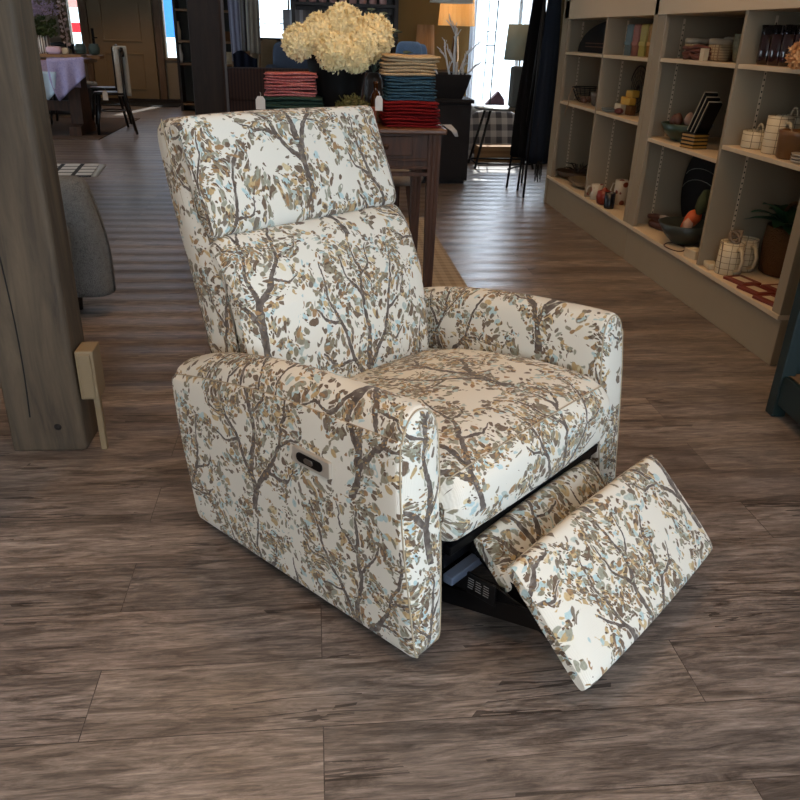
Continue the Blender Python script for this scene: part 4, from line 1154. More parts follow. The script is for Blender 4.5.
for k in range(3):
    t = thing('striped_board', ('frontmost', 'middle', 'rearmost')[k]+' black and white edged board leaning against the divider', 'board', (1.96, 4.005-.030*k, zm+.074-.020*k), 0, 'leaning striped boards')
    Rm = Matrix.Rotation(.55, 3, 'X')
    MB().box(-.032, -.008, 0, .032, .006, .22, Rm, (0, 0, 0)).build('board_body', BLKC, t)
    MB().box(-.034, .0065, 0, .034, .011, .222, Rm, (0, 0, 0)).build('board_edge', CRM, t)
lathe_item('planter', [(.038, 0), (.05, .008), (.056, .08), (.052, .125), (.046, .125), (.04, .02)], GRNC, (2.06, 3.66, zm), 'green glazed pot tucked beside the divider', 'pot')
m = leafy('x', 90, .07, .14, None, 12, .045)
put(m, 'trailing_plant', plain('olive_leaf', (70, 74, 40), .6, var=.3, bmp=0), (2.16, 3.90, zm+.10), 'olive leafy sprig behind the leaning boards', 'plant')
m = MB(); m.lathe([(.05, 0), (.05, .10), (.045, .10)], n=20); put(m, 'pot', GRY2, (2.16, 3.90, zm), 'charcoal pot holding the olive sprig', 'pot')
# middle near bay: grid pattern crockery
zm2 = .786
def handled(name, loc, r, h, label, rz=0, top=True, sx=1):
    t = thing(name, label, 'basket' if top else 'jug', loc, rz, 'grid patterned crockery')
    MB().lathe([(r*.96, 0), (r, .004), (r, h), (r*.94, h), (r*.92, .01)], n=32, sx=sx).build('body', GRIDM, t)
    m = MB()
    if top: m.tube([(0, .025*math.cos(a*PI/10), h-.004+.034*math.sin(a*PI/10)) for a in range(11)], .005, 8)
    else: m.tube([(0, -r*.96, h*.85), (0, -r-.03, h*.84), (0, -r-.05, h*.55), (0, -r-.035, h*.25), (0, -r*.96, h*.2)], .008, 8)
    m.build('handle', GRIDM, t); return t
handled('lidded_dish', (1.985, 3.60-.175, zm2), .070, .070, 'small low grid patterned dish with loop handle, left of the others')
handled('lidded_dish', (2.09, 3.36, zm2), .068, .145, 'tall grid patterned dish with loop handle, at the back')
handled('pitcher', (1.965, 3.25, zm2), .052, .150, 'cream grid patterned jug with a side handle', 0, False)
lathe_item('brown_crock', [(.055, 0), (.062, .008), (.066, .09), (.070, .11), (.064, .11), (.05, .02)], plain('amber_brown_glaze', (112, 76, 42), .35, var=.2, bmp=0), (1.95, 3.09, zm2), 'amber brown ribbed pot right of the grid jug', 'pot')
lathe_item('stoneware_jar', [(.06, 0), (.068, .008), (.07, .13), (.05, .15), (.05, .17)], plain('umber_glaze', (74, 50, 32), .4, bmp=0), (2.14, 3.10, zm2), 'taller umber jar behind the amber pot', 'jar')
for k in range(3):
    lathe_item('small_plate', [(.02, 0), (.045, .004), (.05, .012), (.044, .010), (.02, .005)], plain('off_white_glaze', (170, 160, 144), .3, bmp=0), (1.925, 2.965, zm2+k*.012), ('bottom', 'middle', 'top')[k]+' of the small white plates at the near end of the shelf', 'plate', 'small white plates')
# bottom far bay: pouch, black round board, charcoal bowl with carrot and cactus, box and cord
m = MB(); softbox(m, -.055, -.11, 0, .055, .11, .05, p=.5, n=10); softbox(m, -.05, -.09, .045, .02, .13, .075, p=.5, n=10)
put(m, 'leather_pouch', BRN, (2.02, 4.27, Z0), 'dark red-brown leather pouch on the bottom shelf of the near bookcase', 'pouch', None, .25)
m = MB(); softbox(m, -.02, -.03, 0, .02, .03, .02, p=.6, n=8)
put(m, 'crumpled_tissue', plain('pale_tissue', (150, 140, 132), .8), (1.985, 4.22, Z0+.072), 'pale crumpled tissue on the leather pouch', 'tissue', None, .3)
t = thing('round_board', 'large round black board with pale rings standing at the back of the near bookcase', 'board', (2.12, 4.09, Z0+.246))
m = MB(); m.prism([(.245*math.cos(PI*k/24), .245*math.sin(PI*k/24)) for k in range(48)], -.008, .008, 'x'); m.build('board_body', BLKC, t).rotation_euler.y = .0
m = MB(); m.tube([(-.012, .22*math.cos(a)-.0, .05+.07*math.sin(a)) for a in [PI*.08*k for k in range(1, 9)]], .0022, 5); m.tube([(-.012, .24*math.cos(a), -.03+.09*math.sin(a)) for a in [PI*.08*k for k in range(1, 9)]], .0022, 5)
m.build('pale_ring', plain('pale_ring_paint', (120, 120, 112), bmp=0), t)
m = MB(); m.box(-.013, -.19, .08, -.010, -.13, .17); m.build('blue_sticker', plain('slate_blue_sticker', (60, 72, 96), bmp=0), t)
lathe_item('deep_bowl', [(.04, 0), (.06, .005), (.105, .045), (.150, .115), (.143, .116), (.10, .05), (.03, .014)], GRY2, (1.985, 3.94, Z0), 'charcoal green bowl with a felt carrot and cactus in it', 'bowl', n=36)
t = thing('felt_carrot', 'orange felt carrot sticking out of the charcoal bowl', 'soft toy', (1.975, 3.93, Z0+.10))
Rm = Matrix.Rotation(.85, 3, 'X')
m = MB(); m.lathe([(.006, -.06), (.022, -.02), (.036, .06), (.038, .10), (.028, .125), (.006, .13)], n=18)
m.v = [tuple(Rm @ Vector(p)) for p in m.v]; m.build('carrot_root', TERR, t)
m = MB(); m.lathe([(.012, .12), (.03, .15), (.034, .20), (.026, .25), (.006, .265)], n=16)
Rm2 = Matrix.Rotation(.45, 3, 'X'); m.v = [tuple(Rm2 @ Vector(p)+Vector((0, -.06, -.02))) for p in m.v]; m.build('green_top', plain('cactus_felt', (72, 78, 48), .9, var=.2, scale=60), t)
m = MB(); m.lathe([(.012, 0), (.024, .02), (.026, .05), (.006, .075)], n=14); put(m, 'felt_radish', plain('pale_pink_felt', (184, 140, 116), .9), (1.945, 3.85, Z0+.085), 'pale pink felt radish at the near rim of the charcoal bowl', 'soft toy')
m = MB(); m.box(-.03, -.045, 0, .03, .045, .045); put(m, 'soap_dish', CRM, (1.91, 3.655, Z0), 'cream block soap right in front of the charcoal bowl', 'soap', None, .2, .004)
m = MB(); m.lathe([(.025, 0), (.04, .01), (.045, .06), (.03, .095), (.018, .10)], n=18, sy=.7); put(m, 'sage_cushion', plain('sage_felt', (88, 88, 62), .9), (2.02, 3.66, Z0), 'sage green felt pear behind the cream soap', 'soft toy')
m = MB(); m.tube([(.05*math.cos(a), .09*math.sin(a)*(1+.2*math.sin(2*a)), .004) for a in [k*PI/9 for k in range(16)]]+[(.05, -.04, .004), (.06, .06, .004), (.07, .16, .004)], .003, 6)
put(m, 'cord_loop', BRN, (1.90, 3.86, Z0), 'thin brown leather cord looped on the bottom shelf', 'cord')
# bottom near bay: soap, grid mugs, plant in basket, cards
m = MB(); m.box(-.025, -.04, 0, .025, .04, .03); put(m, 'soap_block', CRM, (1.905, 3.465, Z0), 'small cream soap block just right of the divider', 'soap', None, -.15, .006)
BIGR = GRIDM
for k, (x, y, lab) in enumerate(((1.95, 3.385, 'large grid patterned mug in front'), (2.052, 3.448, 'second grid patterned mug behind the first'))):
    t = thing('grid_mug', lab+', beside the red cards', 'mug', (x, y, Z0), 0, 'grid patterned mugs')
    MB().lathe([(.056, 0), (.060, .005), (.056, .150), (.051, .150), (.05, .01)], n=32).build('mug_body', GRIDM, t)
    MB().tube([(0, -.054, .125), (0, -.085, .125), (-.0, -.112, .085), (0, -.10, .04), (0, -.055, .022)], .0085, 10).build('handle', CRM, t)
m = MB()
for k in range(3): m.tube([(.022*math.cos(a*PI/8)-.01+.02*k, .03*math.sin(a*PI/8)-.02+.03*k, .02*math.sin(a*PI/8+k)) for a in range(16)], .006, 6, closed=True)
put(m, 'ribbon_bundle', plain('umber_white_ribbon', (120, 104, 88), .7, var=.5, scale=60), (1.95, 3.385, Z0+.172), 'striped ribbon curled on top of the front grid mug', 'ribbon')
t = thing('basket_planter', 'brown woven basket planter on the bottom shelf at the right', 'basket', (2.222, 3.37, Z0))
MB().lathe([(.095, 0), (.110, .01), (.119, .12), (.115, .225), (.106, .225), (.095, .03)], n=40).build('basket_body', WICK, t)
MB().tube([(.0, .11*math.cos(a*PI/10), .22+.11*math.sin(a*PI/10)) for a in range(11)], .009, 8).build('handle', WICK, t)
m = MB(); rnd = random.Random(21)
for k in range(17):
    a = k*2.4+.5; L = rnd.uniform(.15, .27); w_ = .040; n = 7; el = rnd.uniform(.35, 1.2); V = []; F = []
    for i in range(n+1):
        f = i/n; r = .02+L*f*math.cos(el); z = .02+L*math.sin(el)*f - .22*L*f*f*2; ww = w_*math.sin(PI*min(1, f*.92+.08))**.7
        cx_, cy_ = r*math.cos(a), r*math.sin(a)
        V += [(cx_-math.sin(a)*ww, cy_+math.cos(a)*ww, z), (cx_, cy_, z-.006), (cx_+math.sin(a)*ww, cy_-math.cos(a)*ww, z)]
    for i in range(n): F += [(3*i, 3*i+1, 3*i+4, 3*i+3), (3*i+1, 3*i+2, 3*i+5, 3*i+4)]
    m.add(V, F, smooth=True)
put(m, 'leafy_plant', plain('deep_green_leaf', (52, 92, 60), .45, var=.3, bmp=0), (2.20, 3.37, Z0+.21), 'dark green strap-leaved plant growing out of the woven basket', 'plant')
CARD = plain('brick_red_card', (108, 40, 26), .6, bmp=0)
for k, (x, y, rz) in enumerate(((1.945, 3.235, .2), (1.935, 3.09, .2), (2.055, 3.10, .15), (1.93, 2.945, .2))):
    t = thing('boxed_card', ('farthest', 'middle', 'rear', 'nearest')[k]+' of the flat red boxes with a cream label on the bottom shelf', 'box', (x, y, Z0+(0, .0, .0, 0)[k]), rz, 'flat red boxes')
    MB().box(-.052, -.066, 0, .052, .066, .012).build('box_body', CARD, t, bevel=.001)
    MB().box(-.022, -.042, .012, .022, .042, .0128).build('cream_label', CRM, t)

# green dresser at the right edge
GD = plain('dark_teal_paint', (16, 36, 36), .5, var=.06, bmp=.03)
t = thing('painted_cabinet', 'dark teal painted cabinet cut off by the right edge of the photo', 'cabinet', (1.62, 2.36, 0), -.06)
m = MB(); m.box(0, -.35, .05, .045, 0, .10); m.prism([(0, 0), (.045, 0), (.045, .045), (0, .045)], 0, .9)
MB().box(0, -.05, 0, .05, 0, .88).build('corner_post', GD, t, bevel=.004)
MB().box(0, -.9, 0, .05, -.85, .88).build('corner_post', GD, t, bevel=.004)
MB().box(.72, -.05, 0, .77, 0, .88).build('corner_post', GD, t, bevel=.004)
MB().box(.72, -.9, 0, .77, -.85, .88).build('corner_post', GD, t, bevel=.004)
MB().box(.008, -.85, .05, .03, -.05, .16).build('bottom_rail', GD, t, bevel=.002)
MB().box(.05, -.022, .05, .72, -.004, .86).build('side_panel', GD, t)
MB().box(.02, -.87, .14, .75, -.03, .16).build('bottom_shelf', OAK, t)
MB().box(.73, -.87, .05, .75, -.03, .86).build('back_panel', GD, t)
MB().box(.008, -.85, .72, .03, -.05, .86).build('top_rail', GD, t, bevel=.002)
MB().box(-.02, -.93, .88, .79, .03, .905).build('cabinet_top', OAK, t, bevel=.004)

# ------------------------------------------------------------------ clothes rack by the window
t = thing('clothes_rack', 'black metal clothes rack in front of the window, at the end of the shelving', 'clothes rack', (1.80, 6.72, 0))
MB().tube([(-.06, -.45, 1.62), (.10, .35, 1.62)], .011, 10).build('hanging_rail', WIRE, t)
for (x, y) in ((-.10, .10), (-.03, -.02), (.10, .35), (-.06, -.34)):
    tx, ty = (.09, .32) if y > .05 else (-.05, -.40)
    MB().tube([(x, y, 0), (tx, ty, 1.62)], .010, 8).build('leg', WIRE, t)
MB().tube([(-.10, .10, .16), (.10, .35, .16)], .008, 8).build('crossbar', WIRE, t)
def garment(x, y, z0, z1, w0, w1, th, mat, label, cat, rz, seed, name='coat'):
    rnd = random.Random(seed); N = 40; M = 14; V = []; F = []
    ph = rnd.uniform(0, 6)
    for j in range(M+1):
        f = j/M; z = z1-(z1-z0)*f; w_ = w0+(w1-w0)*min(1, f*1.2+.1)*(.35+.65*min(1, f*6)); 
        for i in range(N):
            a = 2*PI*i/N; r = 1+.22*f*math.sin(a*6+ph)+.10*f*math.sin(a*11+ph*2)
            V.append((w_*math.cos(a)*r, th*(.6+.6*f)*math.sin(a)*r, z+.012*math.sin(a*6+ph)*(f > .95)))
    for j in range(M):
        for i in range(N): F.append((j*N+i, (j+1)*N+i, (j+1)*N+(i+1) % N, j*N+(i+1) % N))
    F.append(tuple(range(N))); F.append(tuple(M*N+i for i in range(N))[::-1])
    t = thing(name, label, cat, (x, y, 0), rz)
    MB().add(V, F, smooth=True).build('fabric', mat, t)
    hk = MB(); hk.tube([(0, 0, z1-.01), (0, 0, z1+.03), (.012, 0, z1+.05), (0, 0, z1+.072), (-.012, 0, z1+.055)], .003, 6)
    hk.tube([(-w0*.7, 0, z1-.03), (0, 0, z1), (w0*.7, 0, z1-.03)], .006, 6); hk.build('hanger', OAK, t)
garment(1.785, 6.62, .30, 1.52, .05, .115, .045, clothm('black_wool', (16, 15, 17), 300, bmp=.3), 'black dress, front left garment on the rack', 'dress', .15, 1, 'hanging_dress')
garment(1.85, 6.42, .28, 1.52, .05, .10, .045, clothm('charcoal_wool', (34, 40, 50), 300, bmp=.3), 'charcoal navy coat hanging right of the black dress', 'coat', .1, 2)
garment(1.965, 6.52, .30, 1.54, .05, .085, .05, clothm('olive_boucle', (116, 98, 70), 120, bmp=1), 'olive brown boucle cardigan hanging beside the charcoal coat', 'cardigan', .1, 3, 'cardigan')
garment(1.97, 6.86, .34, 1.54, .05, .10, .05, clothm('camel_knit', (140, 106, 70), 160, bmp=1), 'camel knit jacket at the back of the rack', 'jacket', .2, 4, 'jacket')
m = MB()
for k in range(20): m.tube([(.02*math.cos(k), .03*math.sin(k*1.7), .0), (.024*math.cos(k), .035*math.sin(k*1.7), -.14-.03*math.sin(k*3))], .003, 4)
put(m, 'fringed_scarf', BLKC, (1.84, 6.36, .30), 'black fringe hanging below the charcoal coat', 'scarf fringe')

# side table, lamp, pillow, basket near the window
t = thing('side_table', 'round-cornered dark side table in the window corner', 'side table', (1.92, 8.05, 0))
MB().lathe([(.02, .545), (.29, .548), (.31, .560), (.30, .572), (.02, .574)], n=40, sx=1, sy=.75).build('tabletop', plain('grey_stone_top', (106, 104, 100), .3), t)
for sx, sy in ((-1, -1), (1, -1), (-1, 1), (1, 1)): MB().tube([(sx*.17, sy*.12, .55), (sx*.30, sy*.18, 0)], .013, 8).build('leg', WIRE, t)
MB().tube([(-.29, -.175, .05), (.29, -.175, .05), (.29, .175, .05), (-.29, .175, .05)], .009, 8, closed=True).build('stretcher', WIRE, t)
t = thing('table_lamp', 'table lamp with a grey block base and linen drum shade before the bright window', 'lamp', (2.03, 8.05, .574))
LIN = sheer('linen_shade', (196, 194, 172), .35)
m = MB(); m.prism([(-.075, -.055), (.075, -.055), (.075, .055), (-.075, .055)], 0, .375); m.build('lamp_base', plain('grey_concrete', (112, 112, 108), .7), t, bevel=.02)
MB().tube([(0, 0, .37), (0, 0, .47)], .010, 10).build('stem', CRM, t)
MB().lathe([(.155, .43), (.135, .745)], n=48, caps=False).build('lamp_shade', LIN, t, solid=.002)
t = thing('plaid_pillow', 'grey and white plaid pillow leaning under the side table', 'pillow', (1.98, 8.62, .02), .15)
PLD = plaid('grey_plaid_wool', (200, 196, 192), (84, 82, 86), .13, .9, .5, (0, 2))
m = MB(); softbox(m, -.30, -.07, 0, .30, .07, .48, p=.55, n=14); o = m.build('pillow_body', PLD, t); o.rotation_euler.x = -.25
t = thing('plaid_pillow', 'second plaid pillow farther right behind the clothes', 'pillow', (2.38, 8.3, .02), -.3)
m = MB(); softbox(m, -.24, -.07, 0, .24, .07, .42, p=.55, n=14); o = m.build('pillow_body', PLD, t); o.rotation_euler.x = -.2
m = MB(); m.prism([(-.11, 0), (.11, 0), (.10, .07), (.03, .155), (-.03, .09), (-.10, .02)], -.05, .05, 'y'); put(m, 'mauve_pillow', clothm('mauve_velvet', (92, 70, 78), 200), (2.07, 9.2, .50), 'small mauve peaked cushion on the white bench under the window', 'pillow', None, 0, .02)
t = thing('window_bench', 'white painted bench below the curtained window', 'bench', (2.1, 9.2, 0))
WP = plain('white_bench_paint', (200, 198, 192), .5, bmp=0)
MB().box(-.32, -.2, .46, .7, .2, .50).build('bench_top', WP, t, bevel=.006)
for sx in (-.28, .62):
    for sy in (-.15, .13): MB().box(sx, sy, 0, sx+.05, sy+.05, .46).build('leg', WP, t, bevel=.003)
t = thing('open_carton', 'tan cardboard box on the floor under the side table', 'box', (1.98, 8.30, 0), .1)
MB().box(-.26, -.05, .0, .26, .12, .17).build('carton_body', plain('tan_cardboard', (168, 128, 86), .8), t, bevel=.003)
MB().box(-.26, -.052, .10, .26, -.046, .13).build('tape_strip', plain('brown_tape', (140, 100, 62), .4, bmp=0), t)
# curtains and thin floor lamp
SHR = sheer('sheer_white_linen', (242, 245, 250), .8)
def curtain(x0, x1, y, z0, z1, mat, label, folds, amp=.03, group=None):
    m = MB(); m.grid(lambda u, v: (x0+(x1-x0)*u, y+amp*math.sin(u*folds*2*PI)+amp*.4*math.sin(u*folds*4.3+1)*(1-v*.5), z0+(z1-z0)*v), folds*12, 10)
    return tag(m.build('curtain', mat), label, 'curtain', group)
curtain(1.84, 1.99, 9.76, .03, 2.6, SHR, 'sheer white curtain on the left of the bright window', 5)
curtain(2.48, 2.95, 9.76, .03, 2.6, SHR, 'sheer white curtain on the right of the bright window', 7)
t = thing('plant_stand_pole', 'thin black metal pole lamp in front of the left sheer curtain', 'floor lamp', (1.93, 8.84, 0))
MB().tube([(0, 0, .02), (.02, 0, 1.55)], .007, 8).build('pole', WIRE, t)
MB().tube([(-.09, 0, .02), (-.07, 0, 1.15), (-.075, 0, 1.9)], .005, 8).build('pole', WIRE, t)
for z in (.95, 1.12, 1.25): MB().tube([(-.08, 0, z), (.02, 0, z)], .005, 8).build('crosspiece', WIRE, t)
MB().lathe([(.12, 0), (.12, .015), (.01, .02)], n=24).build('base', WIRE, t)

# dark cabinet with planter and white branches
t = thing('storage_cabinet', 'near-black cabinet beside the console, carrying the dark planter', 'cabinet', (.98, 7.15, 0))
ESP = woodm('espresso_wood', (14, 8, 7), (24, 15, 12), .75)
MB().box(-.40, -.17, .03, .39, .30, .68).build('cabinet_body', ESP, t, bevel=.005)
MB().box(-.42, -.19, .68, .41, .32, .71).build('cabinet_top', ESP, t, bevel=.005)
for x0 in (-.39, .005): MB().box(x0, -.182, .06, x0+.375, -.17, .66).build('door', ESP, t, bevel=.003)
MB().box(-.38, -.14, 0, .37, .28, .03).build('plinth', ESP, t)
m = MB(); V = []
for z, kx, ky in ((.0, .165, .12), (.10, .20, .15), (.19, .225, .165), (.195, .215, .155), (.05, .16, .11)):
    V += [(-kx, -ky, z), (kx, -ky, z), (kx, ky, z), (-kx, ky, z)]
m.add(V, [(3, 2, 1, 0)]+[(4*j+i, 4*j+(i+1) % 4, 4*j+4+(i+1) % 4, 4*j+4+i) for j in range(4) for i in range(4)]+[(16, 17, 18, 19)])
put(m, 'square_planter', ESP, (1.13, 7.15, .71), 'dark square flared planter holding the white branches', 'planter')
rnd = random.Random(4); m = MB()
def twig(p, d, L, r, depth):
    q = p+d*L*.5+Vector((rnd.uniform(-1, 1), rnd.uniform(-1, 1), 0))*L*.04; e = p+d*L
    m.tube([p, q, e], [r, r*.85, r*.6], 7)
    if depth > 0:
        for k in range(3):
            f = (.3, .55, .85)[k]; a = rnd.uniform(0, 2*PI)
            nd = (d+Vector((math.cos(a)*.75, math.sin(a)*.35, rnd.uniform(.0, .3)))).normalized()
            twig(p+d*L*f, nd, L*rnd.uniform(.35, .5), r*.62, depth-1)
twig(Vector((.10, 0, 0)), Vector((.0, 0, 1)), .40, .014, 2)
twig(Vector((.07, 0, 0)), Vector((-.22, .1, .9)).normalized(), .27, .010, 2)
twig(Vector((.13, 0, 0)), Vector((.30, 0, .9)).normalized(), .24, .010, 2)
twig(Vector((-.03, 0, 0)), Vector((-.45, 0, .85)).normalized(), .17, .008, 1)
twig(Vector((.17, 0, 0)), Vector((.65, -.05, .7)).normalized(), .17, .008, 1)
put(m, 'coral_branch', plain('chalk_white_branch', (214, 214, 214), .7, bmp=0), (1.13, 7.13, .86), 'chalk white coral-like branches standing in the dark planter', 'branches')
for k, x in enumerate((.11, .165)):
    m = MB(); m.lathe([(.011, 0), (.012, .03), (.009, .04), (.012, .05), (.012, .08), (.009, .09), (.012, .10), (.011, .135)], n=14)
    put(m, 'turned_candlestick', plain('chalk_paint', (205, 200, 196), .7, bmp=0), (1.13+x, 7.08, .865), ('left', 'right')[k]+' of two white turned sticks in the dark planter', 'candlestick')

# lamps on the back wall shelf
t = thing('display_ledge', 'long dark wooden sideboard along the ochre back wall', 'sideboard', (.90, 9.35, 0))
MB().box(.10, -.35, .80, .78, .35, .84).build('sideboard_top', DARKW, t, bevel=.005)
MB().box(.12, -.32, .10, .75, .33, .80).build('sideboard_body', DARKW, t, bevel=.005)
for x0 in (.13, .44): MB().box(x0, -.335, .14, x0+.29, -.32, .78).build('door', DARKW, t, bevel=.003)
for sx in (.14, .68):
    for sy in (-.28, .26): MB().box(sx, sy, 0, sx+.05, sy+.05, .10).build('leg', DARKW, t)
WARMSH = sheer('warm_pleated_shade', (226, 188, 128), .5)
def tlamp(x, y, z0, zb, r0, r1, h, mat, label, base, power):
    t = thing('table_lamp', label, 'lamp', (x, y, z0))
    MB().lathe([(.06, 0), (.065, .012), (.02, .03), (.035, .09), (.045, .14), (.02, zb-.02), (.008, zb), (.008, zb+.06)], n=24).build('lamp_base', base, t)
    m = MB(); n = 96; V = []
    for j, (r, z) in enumerate(((r0, zb), (r1, zb+h))):
        for i in range(n): a = 2*PI*i/n; q = r*(1+.012*math.sin(a*24)); V.append((q*math.cos(a), q*math.sin(a), z))
    m.add(V, [(i, (i+1) % n, n+(i+1) % n, n+i) for i in range(n)], smooth=True)
    m.build('lamp_shade', mat, t)
    MB().sphere((0, 0, zb+.08), .03, 12).build('bulb', emis('lit_bulb', (255, 206, 140), 4), t)
    l = bpy.data.lights.new('lamp_light', 'POINT'); l.energy = power; l.color = lin((255, 200, 135))[:3]; l.shadow_soft_size = .05
    o = bpy.data.objects.new('lamp_light', l); COL.objects.link(o); o.location = (x, y, z0+zb+h*.5)
tlamp(1.59, 9.25, .84, .46, .20, .18, .26, WARMSH, 'lit lamp with a warm pleated drum shade against the ochre wall', plain('brass_base', (140, 104, 60), .3, .8, bmp=0), 2.0)
tlamp(1.24, 9.15, .84, .13+.03, .105, .09, .30, sheer('dim_pleated_shade', (150, 118, 84), .3), 'smaller unlit-looking lamp with a tan pleated shade, left of the lit one', DARKW, .25)
t = thing('pendant_lamp', 'white pleated pendant shade cut off by the top of the photo', 'lamp', (1.30, 7.9, 0))
MB().lathe([(.20, 1.475), (.155, 1.72)], n=48, caps=False).build('lamp_shade', sheer('white_pleated_shade', (235, 232, 222), .5), t, solid=.003)
MB().tube([(0, 0, 1.66), (0, 0, 2.9)], .004, 6).build('cord', WIRE, t)
# tall dark bookcase with row of mugs on the back wall
t = thing('tall_bookcase', 'tall dark bookcase against the ochre wall behind the hydrangeas', 'bookcase', (.46, 9.70, 0))
MB().box(-.66, .10, 0, .52, .14, 2.4).build('back_panel', DARKW, t)
for z in (.9, 1.20, 1.49, 1.8): MB().box(-.62, -.14, z-.03, .48, .10, z).build('shelf', DARKW, t)
for x0 in (-.66, .48): MB().box(x0, -.16, 0, x0+.04, .10, 2.4).build('side_panel', DARKW, t)
for k in range(9):
    m = MB(); m.lathe([(.035, 0), (.042, .02), (.035, .08), (.03, .10)], n=16)
    put(m, 'small_vase', plain('pink_white_glaze', (196, 150, 140), .4, var=.2, bmp=0), (-.08+k*.112, 9.66, 1.49), 'one of the small pink-white vases lined up on the tall bookcase', 'vase', 'pink-white vases in a row')
# eucalyptus
rnd = random.Random(8); m = MB()
for s_ in range(11):
    a = rnd.uniform(-.3, .8); L = rnd.uniform(.28, .42)
    pts = [Vector((L*f*math.sin(a)*1.1, -.05*f+.06*math.sin(s_), L*f*math.cos(a)-.10*f*f*abs(a))) for f in (0, .33, .66, 1)]
    m.tube(pts, .003, 5)
    for k in range(16):
        f = .25+.75*k/16; p = pts[0].lerp(pts[3], f); an = k*2.2
        u = Vector((math.cos(an), math.sin(an), .3)).normalized(); w_ = u.cross(Vector((0, 0, 1))).normalized(); c = p+u*.03
        m.add([c+u*.032*math.cos(b2*PI/3)+w_*.032*math.sin(b2*PI/3) for b2 in range(6)], [tuple(range(6))])
t = thing('eucalyptus_stems', 'grey-green eucalyptus stems behind the cream hydrangeas', 'plant', (.44, 5.9, .95))
m.build('foliage', plain('eucalyptus_green', (76, 96, 84), .6, var=.3, bmp=0), t)
MB().lathe([(.05, -.22), (.07, -.15), (.06, -.04), (.035, 0), (.03, 0)], n=24).build('vase', DARKW, t)
t = thing('plant_table', 'dark accent table holding the eucalyptus vase', 'table', (.44, 5.9, 0))
MB().lathe([(.02, .70), (.22, .702), (.22, .728), (.02, .73)], n=36).build('tabletop', DARKW, t)
MB().lathe([(.16, 0), (.15, .02), (.03, .05), (.03, .70)], n=24).build('pedestal', DARKW, t)
# blue pillow chair
BLUP = clothm('pale_blue_quilt', (128, 158, 196), 120, bmp=.5)
t = thing('accent_chair', 'chair with a pale blue back, right of the hydrangeas', 'chair', (.98, 8.3, 0))
m = MB(); softbox(m, -.14, .02, .42, .13, .12, 1.14, p=.35, n=14); m.build('backrest', BLUP, t)
m = MB(); softbox(m, -.02, .10, .42, .19, .17, 1.12, p=.35, n=14); m.build('backrest', BLUP, t)
m = MB(); softbox(m, -.22, -.35, .34, .24, .12, .48, p=.4, n=14); m.build('seat', BLUP, t)
for sx in (-.18, .2):
    for sy in (-.3, .08): MB().tube([(sx, sy, 0), (sx, sy, .36)], .015, 8).build('leg', DARKW, t)

# ------------------------------------------------------------------ brown sofa and what stands round it
CORD = stripes('brown_corduroy', ((70, 44, 36), (52, 32, 27)), .03, 0, .8)
t = thing('brown_sofa', 'long dark brown ribbed sofa seen from behind the recliner', 'sofa', (-.22, 7.9, 0))
m = MB(); m.box(-.66, 0, .14, .80, .20, .62); m.build('sofa_back', CORD, t, bevel=.03)
m = MB(); softbox(m, -.66, -.02, .58, .80, .24, .875, p=.25, n=16); m.build('back_roll', CORD, t)
m = MB(); m.box(-.64, .20, .14, .78, .85, .42); m.build('seat', CORD, t, bevel=.04)
for x0 in (-.66, .66): MB().box(x0, .2, .14, x0+.16, .88, .60).build('armrest', CORD, t, bevel=.04)
for sx in (-.6, .72):
    for sy in (.04, .82): MB().lathe([(.02, 0), (.03, .14)], (sx, sy, 0), 12).build('leg', DARKW, t)
# hanging textiles
WV = stripes('grey_striped_linen', ((150, 150, 158), (92, 84, 76), (120, 116, 118), (44, 40, 40), (168, 162, 150)), .10, 0, .9)
t = thing('scarf_ladder', 'leaning rack draped with striped scarves behind the brown sofa', 'rack', (-.76, 9.98, 0))
for x in (-.15, .16): MB().tube([(x, .0, 0), (x, .18, 1.95)], .014, 8).build('rail', OAK, t)
for z in (.5, .95, 1.4, 1.8): MB().tube([(-.15, .18*z/1.95, z), (.16, .18*z/1.95, z)], .011, 8).build('rung', OAK, t)
for k, (x0, x1, z0, mat, lab) in enumerate(((-.93, -.81, .86, clothm('lilac_grey_linen', (150, 150, 170), 200), 'lilac grey scarf, leftmost on the leaning rack'), (-.79, -.68, .98, WV, 'brown and cream striped scarf in the middle of the leaning rack'), (-.69, -.57, .95, clothm('pale_taupe_linen', (150, 138, 124), 200), 'pale taupe scarf, rightmost on the leaning rack'))):
    m = MB(); m.grid(lambda u, v: (x0+(x1-x0)*u+.03*(1-v)*(k == 0), 9.94-.05*(1-v)-.03*k+.012*math.sin(u*14)+.0, z0+(1.82-z0)*v), 20, 10)
    tag(m.build('hanging_scarf', mat, None, solid=.006), lab, 'scarf')
m = MB(); m.grid(lambda u, v: (-.88+.27*u, 9.78+.02*math.sin(u*18), .70+.24*v+.04*math.sin(u*5)), 20, 6)
tag(m.build('hanging_scarf', clothm('navy_linen', (30, 34, 48), 200), None, solid=.008), 'dark navy cloth hanging lowest on the leaning rack', 'scarf')
t = thing('dining_chair', 'beige upholstered chair between the leaning rack and the grey armchair', 'chair', (-.44, 9.95, 0))
BG = clothm('beige_linen', (150, 124, 94), 200)
m = MB(); softbox(m, -.14, -.03, .48, .08, .04, 1.10, p=.3, n=12); m.build('backrest', BG, t); m = MB(); softbox(m, -.16, 0, .40, .16, .40, .50, p=.3, n=12); m.build('seat', BG, t)
for sx in (-.13, .13):
    for sy in (.02, .36): MB().tube([(sx, sy, 0), (sx, sy, .42)], .015, 8).build('leg', OAK, t)
BLG = clothm('slate_blue_linen', (92, 102, 122), 220)
t = thing('slate_armchair', 'slate blue-grey armchair left of the hydrangeas', 'armchair', (-.10, 9.24, 0))
m = MB(); softbox(m, -.32, .12, .38, .30, .30, 1.10, p=.3, n=14); m.build('backrest', BLG, t)
